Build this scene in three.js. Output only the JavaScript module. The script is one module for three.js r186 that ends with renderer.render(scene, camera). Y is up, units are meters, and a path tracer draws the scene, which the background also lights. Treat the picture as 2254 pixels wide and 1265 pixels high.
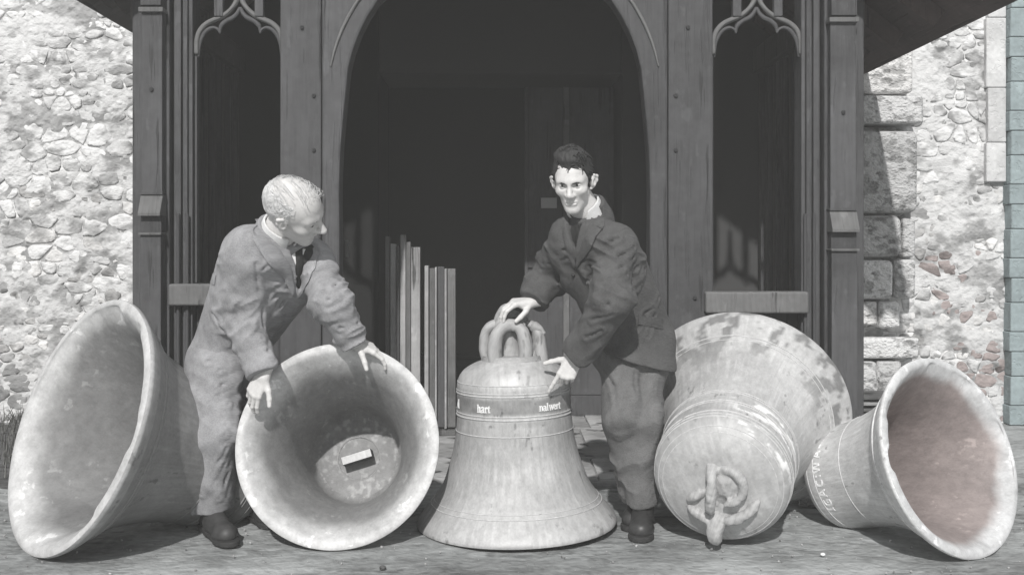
import * as THREE from 'three';
import { RoundedBoxGeometry } from 'three/addons/geometries/RoundedBoxGeometry.js';
import { TextGeometry } from 'three/addons/geometries/TextGeometry.js';
import { FontLoader } from 'three/addons/loaders/FontLoader.js';
import { mergeGeometries, mergeVertices, toCreasedNormals } from 'three/addons/utils/BufferGeometryUtils.js';

// ------------------------------------------------------------------ camera, sky, sun, exposure
const EYE = 1.15, CAMZ = 4.35, FPX = 2300, CX = 1108, CY = 547;      // photo pixels: focal length and vanishing point
const scene = new THREE.Scene();
const camera = new THREE.PerspectiveCamera(2 * Math.atan(1265 / 2 / FPX) * 180 / Math.PI, 2254 / 1265, 0.1, 900);
camera.position.set(0, EYE, CAMZ);
camera.lookAt(0, EYE, -10);
camera.setViewOffset(2254, 1265, 1127 - CX, 632.5 - CY, 2254, 1265);  // a shifted lens: verticals stay vertical

const SUN_AZ = -8 * Math.PI / 180, SUN_EL = 37 * Math.PI / 180;
const sunDir = new THREE.Vector3(Math.sin(SUN_AZ) * Math.cos(SUN_EL), Math.sin(SUN_EL), Math.cos(SUN_AZ) * Math.cos(SUN_EL));
const sun = new THREE.DirectionalLight(new THREE.Color(1, 0.985, 0.965), 4.2);
sun.position.copy(sunDir).multiplyScalar(30);
sun.castShadow = true; sun.shadow.mapSize.set(4096, 4096); sun.shadow.radius = 2;
Object.assign(sun.shadow.camera, { left: -6, right: 6, top: 6, bottom: -6, near: 1, far: 60 });
scene.add(sun, sun.target);
scene.fog = new THREE.FogExp2(new THREE.Color(0.9, 0.9, 0.88), 0.016);   // added haze that lifts the blacks in the porch; the air itself is clear

const renderer = new THREE.WebGLRenderer({ antialias: true });
renderer.setSize(1024, 574);
renderer.toneMapping = THREE.LinearToneMapping;
renderer.toneMappingExposure = 1.0;
renderer.shadowMap.enabled = true;

// ------------------------------------------------------------------ random numbers and noise
function rng(seed) { let s = seed >>> 0; return () => { s = (s + 0x6d2b79f5) | 0; let t = Math.imul(s ^ (s >>> 15), 1 | s); t = (t + Math.imul(t ^ (t >>> 7), 61 | t)) ^ t; return ((t ^ (t >>> 14)) >>> 0) / 4294967296; }; }
const HT = new Float32Array(65536); { const r = rng(991); for (let i = 0; i < 65536; i++) HT[i] = r(); }
const h3 = (x, y, z) => HT[(Math.imul(x, 73856093) ^ Math.imul(y, 19349663) ^ Math.imul(z, 83492791)) & 65535];
const sm = (t) => t * t * (3 - 2 * t), lerp = (a, b, t) => a + (b - a) * t, clamp = (x, a = 0, b = 1) => Math.min(b, Math.max(a, x));
const smooth = (a, b, x) => sm(clamp((x - a) / (b - a)));
function vn(x, y, z) {                                   // value noise 0..1
  const X = Math.floor(x), Y = Math.floor(y), Z = Math.floor(z), u = sm(x - X), v = sm(y - Y), w = sm(z - Z);
  return lerp(lerp(lerp(h3(X, Y, Z), h3(X + 1, Y, Z), u), lerp(h3(X, Y + 1, Z), h3(X + 1, Y + 1, Z), u), v),
    lerp(lerp(h3(X, Y, Z + 1), h3(X + 1, Y, Z + 1), u), lerp(h3(X, Y + 1, Z + 1), h3(X + 1, Y + 1, Z + 1), u), v), w);
}
const fbm = (x, y, z, o = 4) => { let a = 0.5, s = 0, n = 0; for (let i = 0; i < o; i++) { s += a * vn(x, y, z); n += a; a *= 0.5; x = x * 2.03 + 7.1; y = y * 2.03 + 3.3; z = z * 2.03 + 5.7; } return s / n; };
const mod = (a, n) => ((a % n) + n) % n;
function tn(x, y, px, py, s) {                           // noise that repeats after px, py
  const X = Math.floor(x), Y = Math.floor(y), u = sm(x - X), v = sm(y - Y), x0 = mod(X, px), x1 = mod(X + 1, px), y0 = mod(Y, py), y1 = mod(Y + 1, py);
  return lerp(lerp(h3(x0, y0, s), h3(x1, y0, s), u), lerp(h3(x0, y1, s), h3(x1, y1, s), u), v);
}
const tf = (u, v, px, py, s, o = 4) => { let a = 0.5, r = 0, n = 0; for (let i = 0; i < o; i++) { r += a * tn(u * px, v * py, px, py, s + i * 17); n += a; a *= 0.55; px *= 2; py *= 2; } return r / n; };

// sky: a pale grey, mostly clouded vault, brighter towards the sun
{
  const w = 512, h = 256, d = new Float32Array(w * h * 4);
  for (let j = 0; j < h; j++) for (let i = 0; i < w; i++) {
    const el = ((j + 0.5) / h - 0.5) * Math.PI, az = ((i + 0.5) / w - 0.5) * 2 * Math.PI;
    const dx = Math.cos(el) * Math.cos(az), dz = Math.cos(el) * Math.sin(az), dy = Math.sin(el);
    const c = fbm(dx * 3 + 5, dy * 6 + 5, dz * 3 + 5, 4), near = Math.max(0, dx * sunDir.x + dy * sunDir.y + dz * sunDir.z);
    let L = 0.42 + 0.26 * smooth(0.4, 0.7, c) + 0.25 * Math.pow(near, 6);
    if (dy < 0) L = 0.25;
    const o = (j * w + i) * 4;
    d[o] = L * 0.985; d[o + 1] = L; d[o + 2] = L * 1.02; d[o + 3] = 1;
  }
  const t = new THREE.DataTexture(d, w, h, THREE.RGBAFormat, THREE.FloatType);
  t.mapping = THREE.EquirectangularReflectionMapping; t.magFilter = t.minFilter = THREE.LinearFilter; t.needsUpdate = true;
  scene.background = t; scene.environment = t;
}

// ------------------------------------------------------------------ textures and materials
function tex(w, h, f, srgb = true) {                     // f(u, v) gives a linear grey or colour
  const d = new Uint8Array(w * h * 4), enc = (c) => { c = clamp(c); return Math.round(255 * (srgb ? (c <= 0.0031308 ? 12.92 * c : 1.055 * Math.pow(c, 1 / 2.4) - 0.055) : c)); };
  for (let j = 0; j < h; j++) for (let i = 0; i < w; i++) {
    const c = f((i + 0.5) / w, (j + 0.5) / h), o = (j * w + i) * 4;
    if (typeof c === 'number') d[o] = d[o + 1] = d[o + 2] = enc(c); else { d[o] = enc(c[0]); d[o + 1] = enc(c[1]); d[o + 2] = enc(c[2]); }
    d[o + 3] = 255;
  }
  const t = new THREE.DataTexture(d, w, h, THREE.RGBAFormat);
  t.wrapS = t.wrapT = THREE.RepeatWrapping; t.magFilter = THREE.LinearFilter; t.minFilter = THREE.LinearMipmapLinearFilter; t.generateMipmaps = true;
  if (srgb) t.colorSpace = THREE.SRGBColorSpace;
  t.needsUpdate = true;
  return t;
}
const rep = (t, x, y = x) => { const c = t.clone(); c.repeat.set(x, y); c.needsUpdate = true; return c; };
const grey = (v, warm = 0) => new THREE.Color().setRGB(v * (1 + warm), v, v * (1 - warm));
function mat(name, color, o = {}) {
  const m = new THREE.MeshStandardMaterial({ color, roughness: 0.85, metalness: 0, ...o });
  m.name = name; return m;
}
// stone: mottled, pitted
const T = {};
T.stone = tex(512, 512, (u, v) => { const a = tf(u, v, 4, 4, 11, 5), b = tf(u, v, 24, 24, 71, 3), c = tf(u, v, 9, 9, 131, 4); return clamp(0.62 + 0.55 * (a - 0.5) + 0.35 * (b - 0.5) - 0.6 * smooth(0.6, 0.78, c)); });
T.stoneB = tex(512, 512, (u, v) => { const a = tf(u, v, 8, 8, 15, 5), c = tf(u, v, 30, 30, 75, 3); return clamp(a * 0.75 + c * 0.4 - 0.1 - 0.5 * smooth(0.62, 0.72, c)); }, false);
T.wall = tex(1024, 1024, (u, v) => {                     // limewash worn to patches over grey stone, about 2.4 m
  const a = tf(u, v, 6, 9, 211, 5), b = tf(u, v, 22, 34, 217, 4), c = tf(u, v, 90, 110, 223, 2), d = tf(u, v, 14, 20, 229, 3), wash = smooth(0.4, 0.56, a * 0.45 + b * 0.55);
  return clamp(lerp(0.5 + 0.5 * (d - 0.5), 0.93 + 0.12 * (d - 0.5), wash) + 0.2 * (c - 0.5) - 0.35 * smooth(0.66, 0.74, d) * (1 - wash));
});
T.wallB = tex(1024, 1024, (u, v) => clamp(0.4 * tf(u, v, 22, 34, 217, 4) + 0.4 * tf(u, v, 70, 90, 233, 3) + 0.25 * tf(u, v, 8, 12, 239, 3)), false);
// wood: long vertical grain (v is along the grain)
T.wood = tex(512, 1024, (u, v) => { const w = tf(u, v, 5, 2, 31, 3), g = tf(u + 0.03 * w, v, 90, 3, 41, 3), k = tf(u, v, 3, 4, 51, 5), s = tf(u, v, 40, 40, 57, 3), q = tf(u + 0.02 * w, v, 30, 2, 63, 4); return clamp(0.66 - 0.4 * smooth(0.72, 0.75, q) + 0.22 * smooth(0.68, 0.78, tf(u, v, 16, 9, 67, 4)) + 0.26 * (g - 0.5) + 0.72 * (k - 0.5) + 0.2 * (s - 0.5) - 0.14 * smooth(0.66, 0.76, g)); });
T.woodB = tex(512, 1024, (u, v) => { const w = tf(u, v, 5, 2, 31, 3), g = tf(u + 0.03 * w, v, 90, 3, 41, 3), c = tf(u, v, 60, 6, 47, 2); return clamp(0.2 + 0.6 * g + 0.3 * c - 0.6 * smooth(0.68, 0.76, g)); }, false);
// ground: worn stone and trodden grit with long streaks
T.ground = tex(1024, 1024, (u, v) => { const a = tf(u, v, 5, 7, 61, 5), b = tf(u, v, 12, 34, 66, 4), c = tf(u, v, 90, 110, 69, 2), d = tf(u, v, 3, 3, 73, 3); return clamp(0.64 + 0.8 * (a - 0.5) + 0.7 * (b - 0.5) + 0.3 * (c - 0.5) + 0.5 * (d - 0.5) - 0.3 * smooth(0.62, 0.7, b)); });
T.groundB = tex(1024, 1024, (u, v) => clamp(0.5 * tf(u, v, 12, 30, 66, 5) + 0.35 * tf(u, v, 80, 90, 69, 3) + 0.3 * tf(u, v, 5, 7, 61, 4) - 0.1), false);
// cast bell metal: scaly patina, streaks along v, spots
T.bell = tex(1024, 512, (u, v) => {
  const a = tf(u, v, 8, 4, 81, 5), st = tf(u, v, 90, 3, 83, 3), b = tf(u, v, 60, 30, 86, 3), f = tf(u, v, 200, 100, 88, 2), sp = tf(u, v, 30, 15, 89, 4), dp = tf(u, v, 14, 7, 95, 5);
  return clamp(0.7 + 0.18 * (a - 0.5) + 0.12 * (st - 0.5) + 0.2 * (b - 0.5) + 0.14 * (f - 0.5) - 0.28 * smooth(0.68, 0.78, sp) * smooth(0.42, 0.6, a) + 0.07 * smooth(0.52, 0.68, dp) * smooth(0.4, 0.6, st));
});
T.bellIn = tex(1024, 512, (u, v) => {
  const a = tf(u, v, 6, 3, 101, 5), b = tf(u, v, 50, 26, 106, 3), f = tf(u, v, 200, 100, 107, 2), sp = tf(u, v, 30, 18, 109, 4);
  return clamp(0.56 + 0.28 * (a - 0.5) + 0.2 * (b - 0.5) + 0.12 * (f - 0.5) + 0.25 * smooth(0.66, 0.76, sp) * smooth(0.48, 0.6, a));
});
T.bellB = tex(1024, 512, (u, v) => clamp(0.5 * tf(u, v, 60, 30, 86, 4) + 0.5 * tf(u, v, 20, 10, 89, 4)), false);
T.cloth = tex(512, 512, (u, v) => { const a = tf(u, v, 5, 5, 121, 5), w = tf(u, v, 128, 128, 127, 2), d = tf(u, v, 12, 9, 129, 3); return clamp(0.64 + 0.34 * (a - 0.5) + 0.3 * (w - 0.5) + 0.22 * (d - 0.5)); });
T.clothB = tex(512, 512, (u, v) => clamp(tf(u, v, 128, 128, 127, 2) * 0.8 + 0.2 * tf(u, v, 20, 20, 122, 3)), false);
T.skin = tex(256, 256, (u, v) => clamp(0.86 + 0.22 * (tf(u, v, 6, 6, 141, 4) - 0.5) + 0.12 * (tf(u, v, 40, 40, 143, 2) - 0.5)));
T.hair = tex(256, 256, (u, v) => clamp(0.3 + 0.9 * tf(u, v, 60, 5, 151, 3)));

T.plain = tex(512, 512, (u, v) => clamp(0.7 + 0.4 * (tf(u, v, 6, 6, 251, 5) - 0.5) + 0.2 * (tf(u, v, 50, 50, 257, 2) - 0.5)));
const M = {};
const stoneTone = [0.8, 0.75, 0.66, 0.85, 0.56, 0.45];
M.stones = stoneTone.map((t, i) => mat('limestone ' + i, grey(t, i % 2 ? 0.01 : 0.0), { map: T.wall, bumpMap: T.wallB, bumpScale: 0.03, roughness: 0.95 }));
M.redStone = mat('red sandstone', new THREE.Color().setRGB(0.4, 0.345, 0.335), { map: T.wall, bumpMap: T.wallB, bumpScale: 0.03, roughness: 0.95 });
M.lowStone = [0.36, 0.42, 0.3].map((t, i) => mat('damp stone ' + i, grey(t), { map: T.wall, bumpMap: T.wallB, bumpScale: 0.03, roughness: 0.95 }));  // darker stones for the lowest part of the left wall
M.mortar = mat('lime mortar', grey(0.8, 0.005), { map: rep(T.wall, 1 / 2.4), bumpMap: rep(T.wallB, 1 / 2.4), bumpScale: 0.03, roughness: 1 });
M.mortarW = mat('lime pointing', grey(0.68), { map: T.wall, bumpMap: T.wallB, bumpScale: 0.03, roughness: 1 });
M.dressed = mat('dressed stone', grey(0.86), { map: T.plain, bumpMap: T.stoneB, bumpScale: 0.005, roughness: 0.9 });
M.blueStone = mat('blue grey stone', new THREE.Color().setRGB(0.42, 0.5, 0.515), { map: T.plain, bumpMap: T.stoneB, bumpScale: 0.006, roughness: 0.9 });
M.flag = [0.6, 0.72, 0.5].map((t, i) => mat('flagstone ' + i, grey(t), { map: T.stone, bumpMap: T.stoneB, bumpScale: 0.004, roughness: 0.9 }));
M.wood = [0.096, 0.083, 0.108].map((t, i) => mat('weathered oak ' + i, new THREE.Color().setRGB(t * 0.985, t * 0.99, t * 1.03), { map: T.wood, bumpMap: T.woodB, bumpScale: 0.004, roughness: 0.75 }));
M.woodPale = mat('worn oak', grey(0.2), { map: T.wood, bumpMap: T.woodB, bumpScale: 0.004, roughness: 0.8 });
M.woodSunToned = mat('lit door boards', grey(0.5), { map: T.wood, bumpMap: T.woodB, bumpScale: 0.006, roughness: 0.8 });  // oak made much paler, so its tone carries the sunlight
M.woodDark = mat('dark oak', new THREE.Color().setRGB(0.125, 0.118, 0.115), { map: T.wood, bumpMap: T.woodB, bumpScale: 0.004, roughness: 0.8 });
M.soffit = mat('brown roof boards', new THREE.Color().setRGB(0.13, 0.1, 0.095), { map: T.wood, bumpMap: T.woodB, bumpScale: 0.004, roughness: 0.85 });
M.dim = mat('dark limewash', grey(0.06), { roughness: 1 });  // wall tone darkened to carry part of the porch shade
M.shadePainted = mat('sooty limewash', grey(0.015), { roughness: 1 });  // near-black tone paints porch shade, so no sun patch shows
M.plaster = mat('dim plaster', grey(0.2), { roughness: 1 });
M.ground = mat('worn paving', new THREE.Color().setRGB(0.45, 0.465, 0.465), { map: T.ground, bumpMap: T.groundB, bumpScale: 0.02, roughness: 0.92 });
M.earth = mat('dark earth', grey(0.16), { map: T.ground, bumpMap: T.groundB, bumpScale: 0.03, roughness: 1 });
M.grass = mat('dry grass', grey(0.14), { roughness: 0.9 });
M.slate = mat('roof slate', grey(0.16), { map: T.stone, bumpMap: T.stoneB, bumpScale: 0.002, roughness: 0.7 });
M.iron = mat('iron', grey(0.05), { roughness: 0.5, metalness: 0.6 });
M.paper = mat('notice paper', grey(0.5), { roughness: 0.9 });
M.chalk = mat('chalk', grey(1.22), { map: rep(T.plain, 9), roughness: 1 });
M.cloth = (name, c, k = 1) => mat(name, c, { map: T.cloth, bumpMap: T.clothB, bumpScale: 0.0012 * k, roughness: 0.95 });

// ------------------------------------------------------------------ scene bookkeeping
const used = new Map();
const numbered = (n) => { const k = used.get(n) ?? 0; used.set(n, k + 1); return k ? n + '_' + String(k).padStart(3, '0') : n; };
function thing(name, label, category, pos = [0, 0, 0], group) {
  const o = new THREE.Group(); o.name = numbered(name); o.position.set(...pos); scene.add(o);
  o.userData = { label, category }; if (group) o.userData.group = group;
  return o;
}
function part(name, geo, m, parent, extra) {
  const o = new THREE.Mesh(geo, m); o.name = name; o.castShadow = o.receiveShadow = true; parent.add(o);
  if (extra) Object.assign(o.userData, extra);
  return o;
}
const V = (x, y, z) => new THREE.Vector3(x, y, z);
// where the point of the photograph at pixel (x, y) lies when it is d metres away
const W = (x, y, d) => V((x - CX) * d / FPX, EYE - (y - CY) * d / FPX, CAMZ - d);

function boxUV(g, off = 0) {                             // uv in metres from the dominant axis of each face
  const n0 = g.index ? g.toNonIndexed() : g, p = n0.attributes.position, uv = new Float32Array(p.count * 2), a = V(), b = V(), c = V();
  for (let i = 0; i < p.count; i += 3) {
    a.fromBufferAttribute(p, i); b.fromBufferAttribute(p, i + 1); c.fromBufferAttribute(p, i + 2);
    const n = b.clone().sub(a).cross(c.clone().sub(a)), x = Math.abs(n.x), y = Math.abs(n.y), z = Math.abs(n.z);
    [a, b, c].forEach((q, k) => {
      let u, v;
      if (z >= x && z >= y) { u = q.x; v = q.y; } else if (x >= y) { u = q.z; v = q.y; } else { u = q.x; v = q.z; }
      uv[(i + k) * 2] = u + off; uv[(i + k) * 2 + 1] = v + off * 0.37;
    });
  }
  n0.setAttribute('uv', new THREE.BufferAttribute(uv, 2));
  return n0;
}
let offN = 0;
function box(x0, x1, y0, y1, z0, z1, r = 0.006) {        // a slightly rounded box between two corners
  const w = x1 - x0, h = y1 - y0, d = z1 - z0, g = new RoundedBoxGeometry(w, h, d, 2, Math.min(r, w * 0.3, h * 0.3, d * 0.3));
  g.translate((x0 + x1) / 2, (y0 + y1) / 2, (z0 + z1) / 2);
  return boxUV(g, (offN = (offN + 0.317) % 7));
}
function extrude(pts, z0, z1, bevel = 0.006, curve = 8) {
  const s = pts instanceof THREE.Shape ? pts : new THREE.Shape(pts.map((p) => new THREE.Vector2(p[0], p[1])));
  const g = new THREE.ExtrudeGeometry(s, { depth: z1 - z0 - 2 * bevel, bevelEnabled: bevel > 0, bevelThickness: bevel, bevelSize: bevel, bevelOffset: -bevel, bevelSegments: 2, curveSegments: curve });
  g.translate(0, 0, z0 + bevel);
  return boxUV(g, (offN = (offN + 0.317) % 7));
}
// a tube with its own radius at every point (flat: squash along one axis), closed at both ends
function sweep(pts, radii, seg = 24, rad = 12, rough = 0, seed = 0) {
  const curve = new THREE.CatmullRomCurve3(pts), fr = curve.computeFrenetFrames(seg, false), pos = [], idx = [], uv = [];
  const R = (t) => { const x = t * (radii.length - 1), i = Math.min(radii.length - 2, Math.floor(x)); return lerp(radii[i], radii[i + 1], x - i); };
  const cap = 3, rings = [];
  for (let k = 0; k < cap; k++) rings.push([0, -Math.cos((k / cap) * Math.PI / 2), Math.sin((k / cap) * Math.PI / 2)]);
  for (let i = 0; i <= seg; i++) rings.push([i, 0, 1]);
  for (let k = cap - 1; k >= 0; k--) rings.push([seg, Math.cos((k / cap) * Math.PI / 2), Math.sin((k / cap) * Math.PI / 2)]);
  let len = 0;
  rings.forEach(([i, along, s]) => {
    const t = i / seg, c = curve.getPoint(t), r = R(t);
    for (let j = 0; j <= rad; j++) {
      const a = (j % rad) / rad * 2 * Math.PI, d = fr.normals[i].clone().multiplyScalar(Math.cos(a)).addScaledVector(fr.binormals[i], Math.sin(a));
      const q = c.clone().addScaledVector(d, r * s).addScaledVector(fr.tangents[i], along * r * 0.8);
      if (rough) q.addScaledVector(d, rough * (fbm(q.x * 28 + seed, q.y * 28, q.z * 28, 3) - 0.5) * 2);
      pos.push(q.x, q.y, q.z); uv.push(j / rad * 2 * Math.PI * r, len);
    }
    len += curve.getLength() / rings.length;
  });
  for (let i = 0; i < rings.length - 1; i++) for (let j = 0; j < rad; j++) { const a = i * (rad + 1) + j, b = a + rad + 1; idx.push(a, a + 1, b, a + 1, b + 1, b); }
  const g = new THREE.BufferGeometry();
  g.setAttribute('position', new THREE.Float32BufferAttribute(pos, 3)); g.setAttribute('uv', new THREE.Float32BufferAttribute(uv, 2)); g.setIndex(idx);
  g.computeVertexNormals();
  return g;
}
// ------------------------------------------------------------------ ground
{
  const xs = [], zs = [], grow = (list, from, step, n, f) => { let p = from, s = step; for (let i = 0; i < n; i++) { p += s; list.push(p); s *= f; } };
  const left = []; grow(left, -3.4, -0.08, 34, 1.24); xs.push(...left.reverse()); for (let x = -3.4; x <= 3.401; x += 0.025) xs.push(x); grow(xs, 3.4, 0.08, 34, 1.24);
  const back = []; grow(back, -2.6, -0.08, 36, 1.24); zs.push(...back.reverse()); for (let z = -2.6; z <= 2.201; z += 0.025) zs.push(z); grow(zs, 2.2, 0.08, 36, 1.24);
  const pos = [], uv = [], idx = [], nx = xs.length;
  for (const z of zs) for (const x of xs) {
    const near = Math.abs(x) < 8 && Math.abs(z) < 9 ? 1 : 0;
    const y = near * (0.016 * (fbm(x * 2.2 + 40, 0, z * 5 + 40, 3) - 0.5) + 0.012 * (fbm(x * 9 + 10, 0, z * 16 + 10, 3) - 0.5)) - 0.004;
    pos.push(x, y, z); uv.push(x / 2.1, -z / 2.1);
  }
  for (let j = 0; j < zs.length - 1; j++) for (let i = 0; i < nx - 1; i++) { const a = j * nx + i, b = a + nx; idx.push(a, b, a + 1, a + 1, b, b + 1); }
  const g = new THREE.BufferGeometry();
  g.setAttribute('position', new THREE.Float32BufferAttribute(pos, 3)); g.setAttribute('uv', new THREE.Float32BufferAttribute(uv, 2)); g.setIndex(idx); g.computeVertexNormals();
  const o = part('ground', g, M.ground, scene); o.userData = { kind: 'structure', label: 'worn grey paved ground in front of the timber porch', category: 'ground' };
}
const ZF = CAMZ - 5.1, ZW = CAMZ - 6.9;                  // front of the porch, face of the church wall

// ------------------------------------------------------------------ rubble walls of individual stones
function clip(poly, nx, ny, c) {                         // keep nx*x + ny*y <= c
  const out = [];
  for (let i = 0; i < poly.length; i++) {
    const p = poly[i], q = poly[(i + 1) % poly.length], a = nx * p[0] + ny * p[1] - c, b = nx * q[0] + ny * q[1] - c;
    if (a <= 0) out.push(p);
    if ((a < 0) !== (b < 0) && a !== b) { const t = a / (a - b); out.push([p[0] + (q[0] - p[0]) * t, p[1] + (q[1] - p[1]) * t]); }
  }
  return out;
}
function stoneGeo(poly, r, z, proud) {
  let q = [];
  for (let i = 0; i < poly.length; i++) {                // cut the corners
    const a = poly[i], b = poly[(i + 1) % poly.length];
    if (Math.hypot(b[0] - a[0], b[1] - a[1]) < 0.012) { q.push([(a[0] + b[0]) / 2, (a[1] + b[1]) / 2]); continue; }
    q.push([a[0] * 0.78 + b[0] * 0.22, a[1] * 0.78 + b[1] * 0.22], [a[0] * 0.22 + b[0] * 0.78, a[1] * 0.22 + b[1] * 0.78]);
  }
  if (q.length < 3) return null;
  const n = q.length; let cx = 0, cy = 0; q.forEach((p) => { cx += p[0] / n; cy += p[1] / n; });
  const size = Math.max(...q.map((p) => Math.hypot(p[0] - cx, p[1] - cy))), inset = Math.min(0.35, 0.014 / size + 0.05);
  const pos = [], idx = [], uv = [], u0 = r() * 5, v0 = r() * 5, tx = (r() - 0.5) * 0.07, ty = (r() - 0.5) * 0.09;
  const add = (x, y, k, h) => { pos.push(x, y, z + h); uv.push(x / 2.4, y / 2.4); };
  const jit = q.map(() => 1 + (r() - 0.5) * 0.16), dz = q.map(() => (r() - 0.5) * 0.35);
  q.forEach((p, i) => add(cx + (p[0] - cx) * jit[i], cy + (p[1] - cy) * jit[i], 0, -0.02));
  q.forEach((p, i) => add(cx + (p[0] - cx) * jit[i], cy + (p[1] - cy) * jit[i], 1, proud * 0.45));
  q.forEach((p, i) => { const k = (1 - inset) * jit[i], x = (p[0] - cx) * k, y = (p[1] - cy) * k; add(cx + x, cy + y, 2, proud * (0.9 + dz[i]) + x * tx + y * ty); });
  q.forEach((p, i) => { const k = (1 - inset) * 0.55, x = (p[0] - cx) * k, y = (p[1] - cy) * k; add(cx + x, cy + y, 2, proud * (1.05 + (r() - 0.5) * 0.4) + x * tx + y * ty); });
  add(cx, cy, 3, proud * (1.05 + (r() - 0.5) * 0.3));
  for (let k = 0; k < 3; k++) for (let i = 0; i < n; i++) { const a = k * n + i, b = k * n + (i + 1) % n; idx.push(a, b, a + n, b, b + n, a + n); }
  for (let i = 0; i < n; i++) idx.push(3 * n + i, 3 * n + (i + 1) % n, 4 * n);
  const g = new THREE.BufferGeometry();
  g.setAttribute('position', new THREE.Float32BufferAttribute(pos, 3)); g.setAttribute('uv', new THREE.Float32BufferAttribute(uv, 2)); g.setIndex(idx); g.computeVertexNormals();
  g.userData = { cx, cy };
  return g;
}
function rubble(wall, x0, x1, y0, y1, z, seed, pick, seen, courseScale = 1) {
  const r = rng(seed), sites = [];
  for (let y = y0; y < y1;) {
    const h = (0.055 + 0.085 * r() * r() + (r() < 0.2 ? 0.05 : 0)) * courseScale;
    for (let x = x0 - 0.1 * r(); x < x1;) { const w = h * (0.8 + 1.9 * r() * r() + 0.3 * r()); sites.push([x + w / 2 + (r() - 0.5) * 0.02, y + h / 2 + (r() - 0.5) * h * 0.8]); x += w; }
    y += h;
  }
  const stones = [], ax = 0.68;
  for (const [sx, sy] of sites) {
    let poly = [[Math.max(x0, sx - 0.4), Math.max(y0, sy - 0.3)], [Math.min(x1, sx + 0.4), Math.max(y0, sy - 0.3)], [Math.min(x1, sx + 0.4), Math.min(y1, sy + 0.3)], [Math.max(x0, sx - 0.4), Math.min(y1, sy + 0.3)]];
    const joint = 0.002 + 0.005 * r();
    for (const [qx, qy] of sites) {
      const dx = qx - sx, dy = qy - sy; if ((!dx && !dy) || Math.abs(dx) > 0.8 || Math.abs(dy) > 0.5) continue;
      const nx = dx * ax * ax, ny = dy, l = Math.hypot(nx, ny);
      poly = clip(poly, nx / l, ny / l, (nx * (sx + qx) / 2 + ny * (sy + qy) / 2) / l - joint);
      if (poly.length < 3) break;
    }
    if (poly.length < 3) continue;
    const g = stoneGeo(poly, r, z, 0.003 + 0.013 * r() * r());
    if (g) stones.push(g);
  }
  const rest = [[], []]; let n = 0;
  for (const g of stones) {
    const m = pick(g.userData.cx, g.userData.cy, r);
    if (n < 300 && seen(g.userData.cx, g.userData.cy)) { part(n ? 'stone_' + String(n).padStart(3, '0') : 'stone', g, m, wall); n++; } else rest[r() < 0.7 ? 0 : 1].push(g);
  }
  rest.forEach((list, i) => { if (list.length) part('stonework', mergeGeometries(list), M.stones[i ? 2 : 0], wall, { kind: 'stuff' }); });
}
function mortarSheet(x0, x1, y0, y1, z, s) {              // pointing that laps over the stones here and there
  const g = new THREE.PlaneGeometry(x1 - x0, y1 - y0, Math.round((x1 - x0) / 0.018), Math.round((y1 - y0) / 0.018)); g.translate((x0 + x1) / 2, (y0 + y1) / 2, z); const p = g.attributes.position, uv = g.attributes.uv;
  for (let i = 0; i < p.count; i++) { const x = p.getX(i), y = p.getY(i); p.setZ(i, z + 0.005 + 0.026 * (fbm(x * 5 + s, y * 7, 1, 4) - 0.5) + 0.012 * (vn(x * 30 + s, y * 34, 2) - 0.5)); uv.setXY(i, x / 2.4 + 0.3, y / 2.4 + 0.4); }
  g.computeVertexNormals(); return g;
}
const fromPx = (x, d) => (x - CX) * d / FPX, fromPy = (y, d) => EYE - (y - CY) * d / FPX;
{
  const wl = thing('rubble_wall', 'sunlit pale rubble stone wall left of the timber porch', 'wall', [0, 0, 0]);
  part('mortar', box(-6.5, -0.98, -0.1, 5.2, ZW - 0.6, ZW, 0.01), M.mortar, wl);
  part('pointing', mortarSheet(-4.2, -1.0, 0, 3.4, ZW, 4), M.mortarW, wl);
  rubble(wl, -5.2, -1.82, 0, 4.0, ZW, 5, (x, y, r) => {
    const k = r(); if (y < 0.36 + 0.1 * Math.sin(x * 9)) return M.lowStone[Math.floor(k * 3)];
    return M.stones[k < 0.34 ? 0 : k < 0.55 ? 1 : k < 0.72 ? 2 : k < 0.86 ? 3 : k < 0.95 ? 4 : 5];
  }, (x, y) => x > -3.6 && y < 2.95);
  const wr = thing('rubble_wall', 'patched rubble stone wall right of the timber porch with some red stones', 'wall', [0, 0, 0]);
  part('mortar', box(0.98, 6.5, -0.1, 5.2, ZW - 0.6, ZW, 0.01), M.mortar, wr);
  part('pointing', mortarSheet(1.0, 4.2, 0, 3.4, ZW, 40), M.mortarW, wr);
  const inPx = (x, y, a, b, c, d) => { const px = CX + x * FPX / 6.9, py = CY + (EYE - y) * FPX / 6.9; return px > a && px < b && py > c && py < d; };
  rubble(wr, 1.82, 5.2, 0, 4.0, ZW, 9, (x, y, r) => {
    const k = r();
    if (inPx(x, y, 2030, 2190, 530, 700) && k < 0.5) return M.redStone;
    if (inPx(x, y, 2090, 2230, 740, 1000) && k < 0.55) return M.redStone;
    return M.stones[k < 0.28 ? 0 : k < 0.48 ? 1 : k < 0.68 ? 2 : k < 0.8 ? 3 : k < 0.93 ? 4 : 5];
  }, (x, y) => x < 3.55 && y < 2.95);
}
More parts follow.
